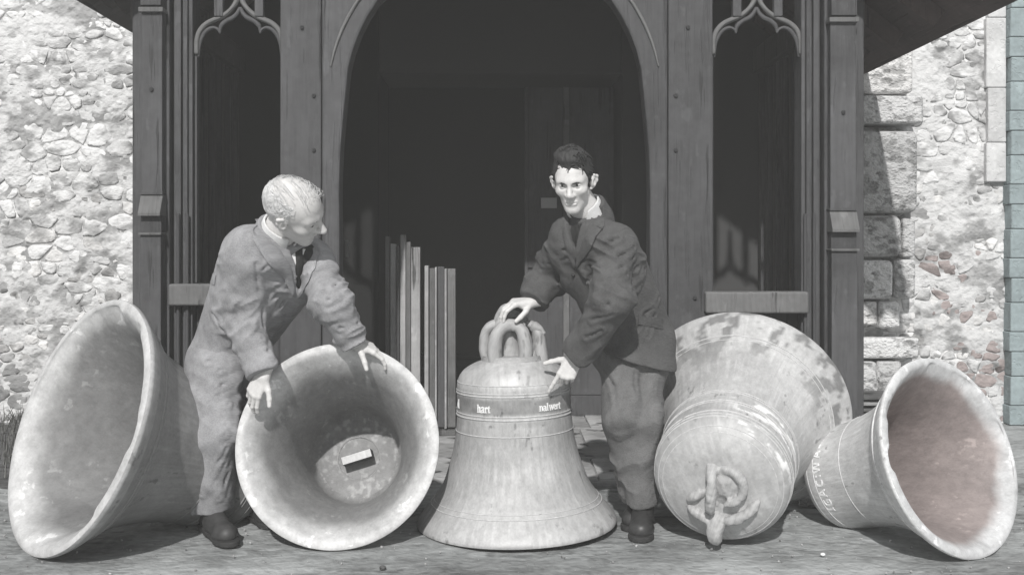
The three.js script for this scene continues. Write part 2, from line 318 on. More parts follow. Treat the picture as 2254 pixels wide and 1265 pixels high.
// dressed pale strip and blue grey pier at the right edge
{
  const x0 = fromPx(2172, 6.86), x1 = fromPx(2216, 6.86), q = thing('quoin_strip', 'narrow pale upright strip of dressed stone at the far right', 'stonework');
  let y = fromPy(400, 6.86);
  for (let i = 0; y < 4; i++) { const h = 0.26 + 0.1 * ((i * 7) % 3); part('dressed_block', box(x0 + (i % 2) * 0.012, x1, y, y + h - 0.003, ZW - 0.1, ZW + 0.045, 0.008), M.dressed, q); y += h; }
  const p = thing('stone_pier', 'blue grey coursed pier at the right edge beside the pale strip', 'pier');
  let yy = 0;
  for (let i = 0; yy < 4; i++) { const h = 0.13 + 0.03 * ((i * 5) % 3); part('block', box(fromPx(2224, 6.8) + (i % 3) * 0.006, 3.95, yy, yy + h - 0.003, ZW - 0.1, ZW + 0.1, 0.008), M.blueStone, p); yy += h; }
}
// buttress of big blocks beside the porch
{
  const b = thing('stone_buttress', 'buttress of large weathered blocks between the porch and the right wall', 'buttress');
  const D = 6.72, zf = CAMZ - D, r = rng(77);
  const blk = (xa, xb, ya, yb, out, m, round = 0.03) => {
    const x0 = fromPx(xa, D), x1 = fromPx(xb, D), y1 = fromPy(ya, D), y0 = fromPy(yb, D), w = x1 - x0, h = y1 - y0;
    const g0 = new RoundedBoxGeometry(w, h, zf + out - (ZW - 0.05), 5, Math.min(round, w * 0.35, h * 0.35)), p = g0.attributes.position;
    g0.translate((x0 + x1) / 2, (y0 + y1) / 2, (zf + out + ZW - 0.05) / 2);
    const s = r() * 50;
    for (let i = 0; i < p.count; i++) { const a = p.getX(i), c = p.getY(i), e = p.getZ(i); p.setXYZ(i, a + 0.02 * (fbm(a * 9 + s, c * 9, e * 9, 3) - 0.5), c + 0.02 * (fbm(a * 9, c * 9 + s, e * 9, 3) - 0.5), e + 0.035 * (fbm(a * 7, c * 7, e * 7 + s, 3) - 0.5)); }
    g0.computeVertexNormals();
    part('block', boxUV(toCreasedNormals(g0, 0.9), r() * 4), m, b);
  };
  blk(1880, 2012, 60, 205, 0.0, M.stones[1]);
  blk(1880, 2024, 213, 274, 0.07, M.stones[2], 0.02);
  blk(1880, 2022, 286, 468, 0.02, M.stones[4], 0.045);
  blk(1880, 1990, 474, 566, 0.0, M.stones[4], 0.05);
  blk(1992, 2022, 480, 566, -0.03, M.stones[4], 0.02);
  blk(1880, 1968, 572, 658, 0.02, M.stones[0], 0.04);
  blk(1972, 2020, 572, 656, -0.02, M.stones[2], 0.02);
  blk(1880, 1934, 664, 716, -0.01, M.stones[1], 0.02);
  blk(1937, 1982, 664, 722, 0.01, M.stones[0], 0.025);
  blk(1880, 2026, 744, 790, 0.0, M.stones[0], 0.02);
  blk(1880, 1932, 796, 868, 0.0, M.stones[2], 0.02);
  blk(1934, 1990, 796, 868, -0.02, M.stones[4], 0.02);
  blk(1880, 1992, 874, 960, 0.0, M.stones[5], 0.02);
}
// slates stacked on the ground at the foot of the buttress
{
  const D = 6.2, s = thing('slate_stack', 'small stack of dark roof slates at the foot of the buttress', 'slates', [fromPx(1925, D), 0, CAMZ - D]), r = rng(31);
  for (let i = 0; i < 9; i++) { const g = box(-0.16, 0.16, i * 0.034, i * 0.034 + 0.02, -0.12, 0.12, 0.005); g.rotateY((r() - 0.5) * 0.3); g.translate((r() - 0.5) * 0.04, 0, (r() - 0.5) * 0.03); part('slate', g, i % 3 === 1 ? M.flag[2] : M.slate, s); }
}
// dark earth and rough grass along the left wall
{
  const g = new THREE.PlaneGeometry(3.2, 2.0, 60, 40); g.rotateX(-Math.PI / 2); const p = g.attributes.position;
  for (let i = 0; i < p.count; i++) { const x = p.getX(i), z = p.getZ(i), e = Math.min(1, (1.6 - Math.abs(x)) * 3, (1 - Math.abs(z)) * 3); p.setY(i, -0.03 + e * (0.045 + 0.06 * fbm(x * 4, 1, z * 4, 4))); }
  g.translate(-3.48, 0, ZW + 1.0); g.computeVertexNormals();
  const o = part('earth_verge', g, M.earth, scene); o.userData = { kind: 'structure', label: 'dark earth verge at the foot of the left wall', category: 'verge' };
  const blade = new THREE.ConeGeometry(0.004, 0.09, 3, 1); blade.translate(0, 0.04, 0);
  const n = 2600, im = new THREE.InstancedMesh(blade, M.grass, n), r = rng(91), m = new THREE.Matrix4(), q = new THREE.Quaternion(), c = new THREE.Color();
  for (let i = 0; i < n; i++) {
    const x = -3.48 + (r() - 0.5) * 3.0, z = ZW + 0.05 + r() * 1.75; q.setFromEuler(new THREE.Euler((r() - 0.5) * 1.1, r() * 6, (r() - 0.5) * 1.1)); const s = 0.6 + r();
    m.compose(V(x, 0.03, z), q, V(s, s, s)); im.setMatrixAt(i, m); const k = 0.6 + r(); im.setColorAt(i, c.setRGB(k, k, k * 0.95));
  }
  im.name = 'grass'; im.userData = { kind: 'stuff', label: 'rough short grass along the foot of the left wall', category: 'grass' }; im.castShadow = true; scene.add(im);
}

// loose grit on the paving
{
  const g = new THREE.IcosahedronGeometry(1, 1), p = g.attributes.position; for (let i = 0; i < p.count; i++) { const k = 0.75 + 0.6 * vn(p.getX(i) * 2.1 + 5, p.getY(i) * 2.1, p.getZ(i) * 2.1); p.setXYZ(i, p.getX(i) * k, p.getY(i) * k, p.getZ(i) * k); } g.computeVertexNormals();
  const n = 1500, im = new THREE.InstancedMesh(g, mat('grit', grey(0.38), { roughness: 1 }), n), r = rng(123), m = new THREE.Matrix4(), q = new THREE.Quaternion(), c = new THREE.Color();
  for (let i = 0; i < n; i++) { const s = 0.0012 + 0.0042 * Math.pow(r(), 4), x = (r() - 0.5) * 5.4, z = -0.6 + r() * 1.7, k = 0.3 + 1.1 * r(); q.setFromEuler(new THREE.Euler(r() * 6, r() * 6, r() * 6)); m.compose(V(x, 0.002, z), q, V(s, s * 0.7, s)); im.setMatrixAt(i, m); im.setColorAt(i, c.setRGB(k, k, k)); }
  im.name = 'grit'; im.userData = { kind: 'stuff', label: 'fine grit scattered over the paving', category: 'grit' }; im.castShadow = true; scene.add(im);
}

// ------------------------------------------------------------------ church wall behind the porch, its doors and the dark nave
{
  const c = thing('church_wall', 'dark church wall with a doorway at the back of the porch', 'wall');
  part('wall_face', box(-1.9, -0.82, -0.1, 3.58, ZW - 0.6, ZW + 0.02, 0.01), M.shadePainted, c);
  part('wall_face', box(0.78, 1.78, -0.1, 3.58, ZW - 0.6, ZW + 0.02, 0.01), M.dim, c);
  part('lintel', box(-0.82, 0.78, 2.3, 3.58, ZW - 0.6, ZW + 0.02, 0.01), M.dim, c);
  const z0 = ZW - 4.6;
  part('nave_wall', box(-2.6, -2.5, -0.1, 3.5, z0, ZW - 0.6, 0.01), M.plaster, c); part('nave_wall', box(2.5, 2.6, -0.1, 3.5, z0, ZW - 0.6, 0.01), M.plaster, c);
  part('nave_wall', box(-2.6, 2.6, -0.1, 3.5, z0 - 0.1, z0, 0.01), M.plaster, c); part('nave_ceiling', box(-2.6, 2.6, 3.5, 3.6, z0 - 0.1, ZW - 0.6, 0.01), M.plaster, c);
}
{
  // left: upright boards, cut and paled to their sunlit part; right leaf: panels with a muntin; the gap between stands open
  const zd = ZW - 0.16, r = rng(8), zl = CAMZ - 6.3;
  const l = thing('old_boards', 'worn upright boards standing inside the porch left of the dark doorway, cut off at their sunlit height', 'boards');
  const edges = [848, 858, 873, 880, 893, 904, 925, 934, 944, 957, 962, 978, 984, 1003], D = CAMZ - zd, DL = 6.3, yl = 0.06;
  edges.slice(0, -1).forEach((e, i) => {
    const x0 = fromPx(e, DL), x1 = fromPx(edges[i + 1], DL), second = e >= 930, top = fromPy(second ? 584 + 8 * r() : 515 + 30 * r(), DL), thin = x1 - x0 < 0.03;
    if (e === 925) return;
    part(thin ? 'batten' : 'board', box(x0 + 0.0012, x1 - 0.0012, yl + r() * 0.02, top, zl - 0.05, zl + (thin ? 0.018 : second ? -0.012 : 0) + 0.006 * r(), 0.005), [M.woodSunToned, M.woodPale, M.woodSunToned, M.wood[2]][(i * 5 + 1) % 4], l);
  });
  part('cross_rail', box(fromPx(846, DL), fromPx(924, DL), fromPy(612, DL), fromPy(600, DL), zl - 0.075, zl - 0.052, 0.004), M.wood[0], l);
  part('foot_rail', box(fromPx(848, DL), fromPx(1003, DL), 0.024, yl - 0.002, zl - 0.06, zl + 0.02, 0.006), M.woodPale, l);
  const rr = thing('church_door', 'panelled leaf of the church door behind the younger man', 'door');
  const X = (p) => fromPx(p, D);
  part('panel', box(X(1162), X(1240), 0.16, 1.02, zd - 0.05, zd - 0.012, 0.004), M.wood[2], rr);
  part('panel', box(X(1253), X(1352), 0.16, 1.02, zd - 0.05, zd - 0.012, 0.004), M.wood[2], rr);
  part('panel', box(X(1162), X(1240), 1.1, 2.24, zd - 0.05, zd - 0.012, 0.004), M.wood[1], rr);
  part('panel', box(X(1253), X(1352), 1.1, 2.24, zd - 0.05, zd - 0.012, 0.004), M.wood[1], rr);
  part('muntin', box(X(1240), X(1253), 0.16, 2.24, zd - 0.05, zd + 0.012, 0.004), M.woodPale, rr);
  part('lock_rail', box(X(1162), X(1240) , 1.02, 1.1, zd - 0.05, zd + 0.006, 0.004), M.wood[0], rr);
  part('lock_rail', box(X(1253), X(1352), 1.02, 1.1, zd - 0.05, zd + 0.006, 0.004), M.wood[0], rr);
  part('bottom_rail', box(X(1155), X(1352), 0.01, 0.158, zd - 0.05, zd + 0.01, 0.004), M.wood[0], rr);
  part('stile', box(X(1155), X(1162), 0.16, 2.24, zd - 0.05, zd + 0.01, 0.002), M.wood[0], rr);
  const n = thing('door_notice', 'small pale notice on the dark door beside the younger man\'s face', 'notice');
  part('sheet', box(X(1191), X(1226), fromPy(458, D), fromPy(435, D), zd - 0.011, zd - 0.004, 0.001), M.paper, n);
}
// porch floor of flagstones
{
  const p = thing('porch_floor', 'pale stone flags of the porch floor', 'floor'); p.userData.kind = 'structure';
  const r = rng(17);
  part('bedding', box(-1.62, 1.56, -0.1, 0.012, ZW - 0.55, ZF - 0.01, 0.005), M.flag[2], p);
  for (let z = ZF - 0.02; z > ZW - 0.5;) { const d = 0.4 + 0.12 * r(); for (let x = -1.62; x < 1.5;) { const w = Math.min(0.4 + 0.3 * r(), 1.56 - x); part('flagstone', box(x + 0.004, x + w - 0.004, 0.0, 0.022 + r() * 0.006, Math.max(z - d, ZW - 0.55) + 0.004, z - 0.004, 0.006), M.flag[Math.floor(r() * 2)], p); x += w; } z -= d; }
}

// ------------------------------------------------------------------ the timber porch
{
  const P = thing('timber_porch', 'dark oak church porch with wide arched entrance and traceried side lights', 'porch');
  const X = (p) => fromPx(p, 5.1), Y = (p) => fromPy(p, 5.1), w = M.wood;
  const zb = ZF - 0.16, TOP = 2.78;
  const bp = (name, xa, xb, y0, y1, z0, z1, m = w[0], r = 0.006) => part(name, box(X(xa), X(xb), y0, y1, z0, z1, r), m, P);
  // outer posts with stepped buttress faces
  for (const [a, b, f0, f1, yo, cap, side] of [[290, 372, 318, 363, 420, 30, 'left'], [1815, 1903, 1822, 1878, 455, 52, 'right']]) {
    bp('corner_post', a, b, 0, TOP, zb, ZF, w[side === 'left' ? 0 : 1]);
    const x0 = X(f0), x1 = X(f1), mid = (x0 + x1) / 2, hw = (x1 - x0) / 2;
    const prof = (pts, name, grow = 0, m = w[0]) => { const s = extrude(pts.map(([z, y]) => [z, y]), -hw - grow, hw + grow, 0.003); s.rotateY(-Math.PI / 2); s.translate(mid, 0, 0); part(name, boxUV(s, 1.1), m, P); };
    const z = (o) => ZF + o - 0.002;
    const Yo = (k) => Y(yo + k);
    prof([[z(0), Y(cap) + 0.02], [z(0.05), Y(cap) + 0.02], [z(0.05), Yo(6)], [z(0), Yo(6)]].reverse(), 'buttress_face', 0, w[2]);
    prof([[z(0), Yo(4)], [z(0.062), Yo(4)], [z(0.062), Yo(9)], [z(0), Yo(9)]].reverse(), 'drip_mould', 0.006, w[0]);
    prof([[z(0), Yo(9)], [z(0.05), Yo(9)], [z(0.095), Yo(50)], [z(0.095), Yo(56)], [z(0), Yo(56)]].reverse(), 'weathering', 0.004, M.woodPale);
    prof([[z(0), Yo(56)], [z(0.06), Yo(56)], [z(0.06), Yo(92)], [z(0), Yo(92)]].reverse(), 'buttress_neck', 0, w[1]);
    prof([[z(0), Yo(92)], [z(0.085), Yo(92)], [z(0.085), Yo(97)], [z(0), Yo(97)]].reverse(), 'drip_mould', 0.006, M.woodPale);
    prof([[z(0), Yo(97)], [z(0.07), Yo(97)], [z(0.07), 0.0], [z(0), 0.0]].reverse(), 'buttress_face', 0, w[2]);
    prof([[z(0), Y(cap - 8)], [z(0.07), Y(cap - 8)], [z(0.07), Y(cap) - 0.004], [z(0), Y(cap) - 0.004]].reverse(), 'drip_mould', 0.01, M.woodPale);
    prof([[z(0), TOP], [z(0.05), TOP], [z(0.07), Y(cap - 8) + 0.01], [z(0), Y(cap - 8) + 0.001]].reverse(), 'buttress_cap', 0, w[1]);
  }
  // moulded jambs between corner posts and side lights
  for (const [list] of [[[[374, 381, -0.05], [381, 396, -0.012], [396, 402, -0.035], [402, 411, -0.006], [411, 420, -0.025]]], [[[1768, 1777, -0.025], [1777, 1786, -0.006], [1786, 1793, -0.035], [1793, 1806, -0.012], [1806, 1813, -0.05]]]])
    for (const [a, b, o] of list) bp('jamb_moulding', a, b - 0.4, 0, TOP, zb + 0.01, ZF + o, w[a % 2 ? 0 : 2], 0.004);
  for (const x of [388, 408, 1770, 1790]) { const g = new THREE.CylinderGeometry(0.008, 0.008, Y(470) - 0.05, 10); g.translate(X(x + 3), (Y(470) + 0.05) / 2, ZF + 0.0); part('shaft', g, w[2], P); }
  // inner posts
  bp('inner_post', 615.5, 706, 0, TOP, zb, ZF - 0.004, w[0]); bp('inner_post', 1472, 1570, 0, TOP, zb, ZF - 0.004, w[0]);
  // arch braces: curved timbers against the inner posts
  const outl = [[742, 1064], [744, 500], [745, 420], [748, 330], [755, 250], [765, 150], [775, 110], [790, 70], [808, 34], [830, 0], [858, -26], [900, -46], [965, -60], [1088, -72]];
  for (const s of [1, -1]) {
    const mx = (x) => s > 0 ? X(x) : X(1088 + (1088 - x) * (1435 - 1088) / (1088 - 742));
    const curve = outl.map(([x, y]) => [mx(x), Y(y)]);
    const xo = s > 0 ? X(706.6) : X(1471.4);
    const pts = [[xo, 0.001], ...curve.map(([x, y], i) => [i < 2 ? mx(744) + s * 0.004 : x, Math.max(y, 0.001)]), [X(1088), TOP - 0.001], [xo, TOP - 0.001]];
    const g = extrude(s > 0 ? pts : pts.slice().reverse(), zb + 0.02, ZF - 0.012, 0.012, 4);
    part('arch_brace', g, w[s > 0 ? 2 : 1], P);
    // roll moulding that follows the arch a hand's breadth outside its edge
    const roll = outl.slice(2, 12).map(([x, y]) => V(mx(x - 38 + (y < 200 ? 0 : 6)), Y(y - (y < 160 ? 6 : 0)), ZF - 0.006));
    part('roll_moulding', sweep(roll.filter((q) => q.y > 1.9 && q.y < TOP), [0.004, 0.008, 0.008, 0.007], 24, 8), M.woodPale, P);
  }
  bp('head_beam', 372, 1815, TOP + 0.001, TOP + 0.2, zb, ZF + 0.01, w[0]);
  // side lights: sill rail, panels, tracery
  for (const [xa, xb, ys, lp] of [[420.5, 615, 624, 375], [1570.5, 1768, 641, 1550]]) {
    part('sill_rail', box(X(lp), X(lp + (lp < 900 ? 240 : 226)), Y(ys + 48), Y(ys), ZF - 0.05, ZF + 0.045, 0.012), M.woodPale, P);
    const g0 = Y(ys + 48) - 0.003;
    bp('panel_rail', xa, xb, 0.0, 0.2, zb + 0.02, ZF - 0.01, w[0]);
    const pw = (xb - xa) / 3;
    for (let i = 0; i < 3; i++) bp('panel_board', xa + i * pw + 0.5, xa + (i + 1) * pw - 0.5, 0.202, g0, zb + 0.04, ZF - 0.075 - 0.004 * (i % 2), w[1]);
    const cx = (xa + xb) / 2 + 3, k = (xb - xa) / 186;
    const half = [[-92, 110], [-91, 82], [-84, 60], [-70, 45], [-52, 36], [-35, 28], [-17, 12], [-6, -6], [-2, -40], [0, -100]];
    for (const s of [-1, 1]) {
      part('tracery', sweep(half.map(([x, y]) => V(X(cx - s * x * k * -1 * -1), Y(y + 2), ZF - 0.05)), [0.012, 0.013, 0.014, 0.014, 0.012], 40, 8), M.woodPale, P);
      part('foil', sweep([[-90, 118], [-85, 84], [-72, 62], [-57, 55], [-46, 60], [-43, 66]].map(([x, y]) => V(X(cx - s * x * k), Y(y), ZF - 0.062)), [0.01, 0.012, 0.013, 0.012, 0.006], 26, 8), w[2], P);
      part('foil', sweep([[-43, 66], [-41, 52], [-30, 40], [-16, 33], [-7, 24], [-1, 12]].map(([x, y]) => V(X(cx - s * x * k), Y(y), ZF - 0.062)), [0.006, 0.012, 0.013, 0.011, 0.009], 26, 8), w[2], P);
      part('mullion', box(X(cx + s * 43 * k) - 0.022, X(cx + s * 43 * k) + 0.022, Y(33), TOP, ZF - 0.07, ZF - 0.03, 0.006), w[2], P);
      part('shaft', box(X(cx + s * 94 * k) - 0.007, X(cx + s * 94 * k) + 0.007, Y(ys) + 0.002, Y(108), ZF - 0.09, ZF - 0.055, 0.004), w[0], P);
    }
  }
  for (const [x, y] of [[690, 210], [690, 330], [664, 60], [1488, 210], [1488, 330], [1515, 60], [650, 640], [1530, 655], [340, 200], [1850, 250]]) {
    const g = new THREE.CylinderGeometry(0.009, 0.0105, 0.012, 12); g.rotateX(Math.PI / 2); g.translate(X(x), Y(y), ZF + (x < 400 || x > 1800 ? 0.052 : 0.0)); part('peg', g, w[1], P);
  }
  // side walls of upright boards, closed up to the plate to keep the porch dark
  for (const s of [-1, 1]) {
    const x = s < 0 ? X(300) : X(1890);
    for (let i = 0, n = 9, L = zb - ZW - 0.004; i < n; i++) {
      const z1 = zb - 0.001 - i * L / n, z0 = zb - (i + 1) * L / n + 0.003, xi = x - s * (0.05 + 0.004 * (i % 2));
      part('side_board', box(Math.min(x, xi), Math.max(x, xi), 0.03, 2.3, z0, z1, 0.004), i % 2 ? w[1] : M.woodDark, P);
      if (i) part('cover_strip', box(Math.min(xi - s * 0.03, xi - s * 0.002), Math.max(xi - s * 0.03, xi - s * 0.002), 0.03, 2.28, z1 - 0.012, z1 + 0.016, 0.004), w[0], P);
    }
    part('wall_plate', box(x - 0.09, x + 0.09, 2.302, 2.46, ZW + 0.004, zb - 0.002, 0.008), M.woodDark, P);
    part('bench', box(s < 0 ? x + 0.11 : x - 0.4, s < 0 ? x + 0.4 : x - 0.11, 0.4, 0.45, ZW + 0.02, zb - 0.1, 0.008), M.wood[2], P);
    for (const z of [ZW + 0.2, zb - 0.3]) part('bench_leg', box(s < 0 ? x + 0.33 : x - 0.39, s < 0 ? x + 0.39 : x - 0.33, 0.024, 0.399, z - 0.03, z + 0.03, 0.005), M.wood[1], P);
  }
  // roof: two slopes of boards on rafters, tiled outside, and a boarded gable
  const ridge = V(-0.03, 4.05, 0), zr0 = ZW + 0.002, zr1 = ZF + 0.5;
  for (const [s, ex, ey] of [[-1, -2.25, 2.46], [1, 2.3, 2.26]]) {
    const dx = ex - ridge.x, dy = ey - ridge.y, L = Math.hypot(dx, dy), nx = -dy / L * (s > 0 ? 1 : -1) * s, ux = dx / L, uy = dy / L, ox = -uy * s, oy = ux * s;   // (ox, oy): outward
    const slab = (name, a, b, t0, t1, z0, z1, m, bev = 0.004) => {
      const q = [[a, t0], [b, t0], [b, t1], [a, t1]].map(([u, t]) => [ridge.x + ux * u + ox * t, ridge.y + uy * u + oy * t]);
      if (s < 0) q.reverse();
      part(name, extrude(q, z0, z1, bev), m, P);
    };
    for (let i = 0; i < 14; i++) slab('soffit_board', i * L / 14 + 0.002, (i + 1) * L / 14 - 0.002, 0, 0.025 + 0.003 * (i % 2), zr0, zr1, s > 0 ? M.soffit : M.woodDark);
    for (let i = 0; i < 5; i++) { const z = lerp(zr0 + 0.06, zr1 - 0.1, i / 4); slab('rafter', 0.1, L - 0.12, -0.1, -0.002, z - 0.035, z + 0.035, s > 0 ? M.soffit : M.woodDark); }
    for (let i = 0; i < 18; i++) slab('tile_course', i * L / 18, (i + 1) * L / 18 + 0.02, 0.03 + 0.008 * (i % 2), 0.045 + 0.008 * (i % 2), zr0, zr1 + 0.02, M.slate, 0.002);
  }
  for (let i = 0; i < 16; i++) {                          // gable boards
    const a = lerp(X(292), X(1900), i / 16), b = lerp(X(292), X(1900), (i + 1) / 16) - 0.004, f = (x) => x < -0.03 ? lerp(2.46, 4.05, (x + 2.25) / 2.22) : lerp(4.05, 2.26, (x + 0.03) / 2.33);
    const y0 = TOP + 0.202, ya = f(a) - 0.02, yb = f(b) - 0.02;
    if (Math.max(ya, yb) > y0 + 0.05) part('gable_board', extrude([[a, y0], [b, y0], [b, Math.max(yb, y0 + 0.01)], [a, Math.max(ya, y0 + 0.01)]], zb + 0.02, zb + 0.05, 0.003), w[i % 3], P);
  }
  for (const [a, b] of [[372, 290], [1815, 1903]]) part('gable_filler', box(Math.min(X(a), X(b)), Math.max(X(a), X(b)), TOP + 0.001, TOP + 0.14, zb, ZF, 0.004), w[1], P);
  const lt = part('latch', box(fromPx(760, 5.3), fromPx(767, 5.3), fromPy(566, 5.3), fromPy(528, 5.3), CAMZ - 5.31, CAMZ - 5.29, 0.003), M.woodPale, P);
}
// stone block standing behind the two right bells
{
  const s = thing('stone_block', 'small broken stone block on the ground between the two right bells', 'stone', [fromPx(1764, 4.75), 0, CAMZ - 4.75]);
  const mk = (w, h, d, sd) => { const g0 = new RoundedBoxGeometry(w, h, d, 4, 0.012), p = g0.attributes.position; for (let i = 0; i < p.count; i++) { const a = p.getX(i), b = p.getY(i), c = p.getZ(i); p.setXYZ(i, a + 0.02 * (fbm(a * 14 + sd, b * 14, c * 14, 2) - 0.5), b + 0.02 * (fbm(a * 14, b * 14 + sd, c * 14, 2) - 0.5), c + 0.02 * (fbm(a * 14, b * 14, c * 14 + sd, 2) - 0.5)); } g0.computeVertexNormals(); return boxUV(toCreasedNormals(g0, 0.8)); };
  const a = mk(0.12, 0.085, 0.12, 3); a.translate(0.02, 0.05, 0.06); part('lower_piece', a, M.stones[4], s);
  const b = mk(0.15, 0.09, 0.14, 9); b.rotateZ(0.12); b.translate(-0.005, 0.135, -0.03); part('upper_piece', b, M.stones[5], s);
}
// ------------------------------------------------------------------ bells
const font = await new FontLoader().loadAsync('fonts/droid/droid_serif_bold.typeface.json');
const fontSans = await new FontLoader().loadAsync('fonts/droid/droid_sans_bold.typeface.json');
const OUTER = [[1.0, 0.01], [1.004, 0.03], [0.988, 0.07], [0.957, 0.115], [0.917, 0.165], [0.875, 0.215], [0.835, 0.265], [0.795, 0.32], [0.757, 0.375], [0.712, 0.47], [0.674, 0.58], [0.642, 0.68], [0.617, 0.79], [0.598, 0.89], [0.585, 1.0], [0.578, 1.1], [0.574, 1.21], [0.572, 1.38], [0.565, 1.43], [0.543, 1.49], [0.5, 1.545], [0.42, 1.597], [0.33, 1.632], [0.2, 1.652], [0.001, 1.656]];
const INNER = [[0.001, 1.5], [0.2, 1.498], [0.36, 1.485], [0.45, 1.445], [0.495, 1.37], [0.515, 1.2], [0.53, 1.0], [0.562, 0.79], [0.615, 0.58], [0.672, 0.42], [0.725, 0.3], [0.785, 0.19], [0.85, 0.09], [0.9, 0.025], [0.925, 0.004], [0.96, -0.002], [0.99, 0.003], [1.0, 0.01]];
function dense(p, n) { const c = new THREE.CatmullRomCurve3(p.map(([r, h]) => V(r, h, 0)), false, 'centripetal'); return c.getSpacedPoints(n).map((q) => [q.x, q.y]); }
const outerR = (h) => { for (let i = 0; i < OUTER.length - 1; i++) if (h <= OUTER[i + 1][1]) return lerp(OUTER[i][0], OUTER[i + 1][0], (h - OUTER[i][1]) / (OUTER[i + 1][1] - OUTER[i][1])); return 0; };
function latheBell(profile, R, hs, seed, tone, shape, planar = false, seg = 192) {
  const pos = [], uv = [], col = [], idx = []; let s = 0; const n = profile.length;
  profile.forEach(([r, h], i) => {
    if (i) s += Math.hypot(r - profile[i - 1][0], h - profile[i - 1][1]) * R;
    for (let j = 0; j <= seg; j++) {
      const t = (j % seg) / seg * Math.PI * 2, cx = Math.cos(t), cz = Math.sin(t);
      const d = shape ? shape(t, r, h, seed) : [0, 0], rr = (r + d[0]) * R + 0.0016 * (fbm(cx * r * 8 + seed, h * 8, cz * r * 8, 3) - 0.5) * Math.min(1, r * 4);
      pos.push(cx * rr, (h * hs + d[1]) * R, cz * rr); planar ? uv.push(cx * rr / 1.3 + 0.4, cz * rr / 0.65 + 0.3) : uv.push(j / seg * 2, s / 0.65);
      const k = tone(t, r, h, fbm(cx * r * 3 + seed, h * 3, cz * r * 3 + seed, 4), fbm(cx * r * 11 + seed, h * 11, cz * r * 11, 3));
      Array.isArray(k) ? col.push(...k) : col.push(k, k, k);
    }
  });
  for (let i = 0; i < n - 1; i++) for (let j = 0; j < seg; j++) { const a = i * (seg + 1) + j, b = a + seg + 1; idx.push(a, b, a + 1, a + 1, b, b + 1); }
  const g = new THREE.BufferGeometry();
  g.setAttribute('position', new THREE.Float32BufferAttribute(pos, 3)); g.setAttribute('uv', new THREE.Float32BufferAttribute(uv, 2)); g.setAttribute('color', new THREE.Float32BufferAttribute(col, 3)); g.setIndex(idx);
  g.computeVertexNormals();
  const nm = g.attributes.normal;                        // close the seam
  for (let i = 0; i < n; i++) { const a = i * (seg + 1), b = a + seg, v = V().fromBufferAttribute(nm, a).add(V().fromBufferAttribute(nm, b)).normalize(); nm.setXYZ(a, v.x, v.y, v.z); nm.setXYZ(b, v.x, v.y, v.z); }
  return g;
}
const UP = V(0, 1, 0);
function bell(o) {
  const { R, hs = 1, seed } = o, B = thing('church_bell', o.label, 'bell', o.at.toArray(), 'bells set down outside the porch');
  delete B.userData.group;
  const q = new THREE.Quaternion().setFromUnitVectors(UP, o.axis.clone().normalize());
  B.quaternion.copy(q).multiply(new THREE.Quaternion().setFromAxisAngle(UP, o.spin ?? 0));
  const outM = mat('bell bronze outside', o.outColor, { map: T.bell, bumpMap: T.bellB, bumpScale: 0.0022, roughness: (o.rough ?? 0.58) - 0.02, metalness: 0.12, vertexColors: true });
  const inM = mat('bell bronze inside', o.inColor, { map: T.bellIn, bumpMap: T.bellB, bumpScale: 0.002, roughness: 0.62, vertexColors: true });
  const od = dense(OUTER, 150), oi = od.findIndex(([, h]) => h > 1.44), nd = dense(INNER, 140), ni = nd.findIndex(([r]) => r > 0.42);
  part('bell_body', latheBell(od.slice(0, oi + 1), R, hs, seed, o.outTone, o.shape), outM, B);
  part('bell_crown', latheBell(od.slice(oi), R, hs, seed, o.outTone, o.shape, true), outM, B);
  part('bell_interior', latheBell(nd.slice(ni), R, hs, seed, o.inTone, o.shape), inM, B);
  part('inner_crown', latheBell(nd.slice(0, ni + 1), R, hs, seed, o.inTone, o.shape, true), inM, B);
  const wireM = mat('bell wire', o.wireColor ?? o.outColor, { map: T.bell, bumpMap: T.bellB, bumpScale: 0.001, roughness: 0.6 });
  for (const [h, w] of o.wires ?? [[0.235, 0.007], [0.275, 0.005], [0.955, 0.006], [1.115, 0.009], [1.145, 0.006], [1.335, 0.008], [1.362, 0.006], [1.44, 0.006]]) {
    const r = outerR(h) * R, g = new THREE.TorusGeometry(r, w * R, 8, 96); g.rotateX(Math.PI / 2); g.translate(0, h * hs * R, 0);
    const uv = g.attributes.uv; for (let i = 0; i < uv.count; i++) uv.setXY(i, uv.getX(i) * 2, 0.3 + uv.getY(i) * 0.03 + h);
    part('moulding_wire', g, wireM, B);
  }
  B.userData.q = undefined; delete B.userData.q;
  return { B, R, hs, outM, wireM };
}
const thetaOf = (B, dir) => { const l = dir.clone().applyQuaternion(B.quaternion.clone().invert()); return Math.atan2(l.z, l.x); };
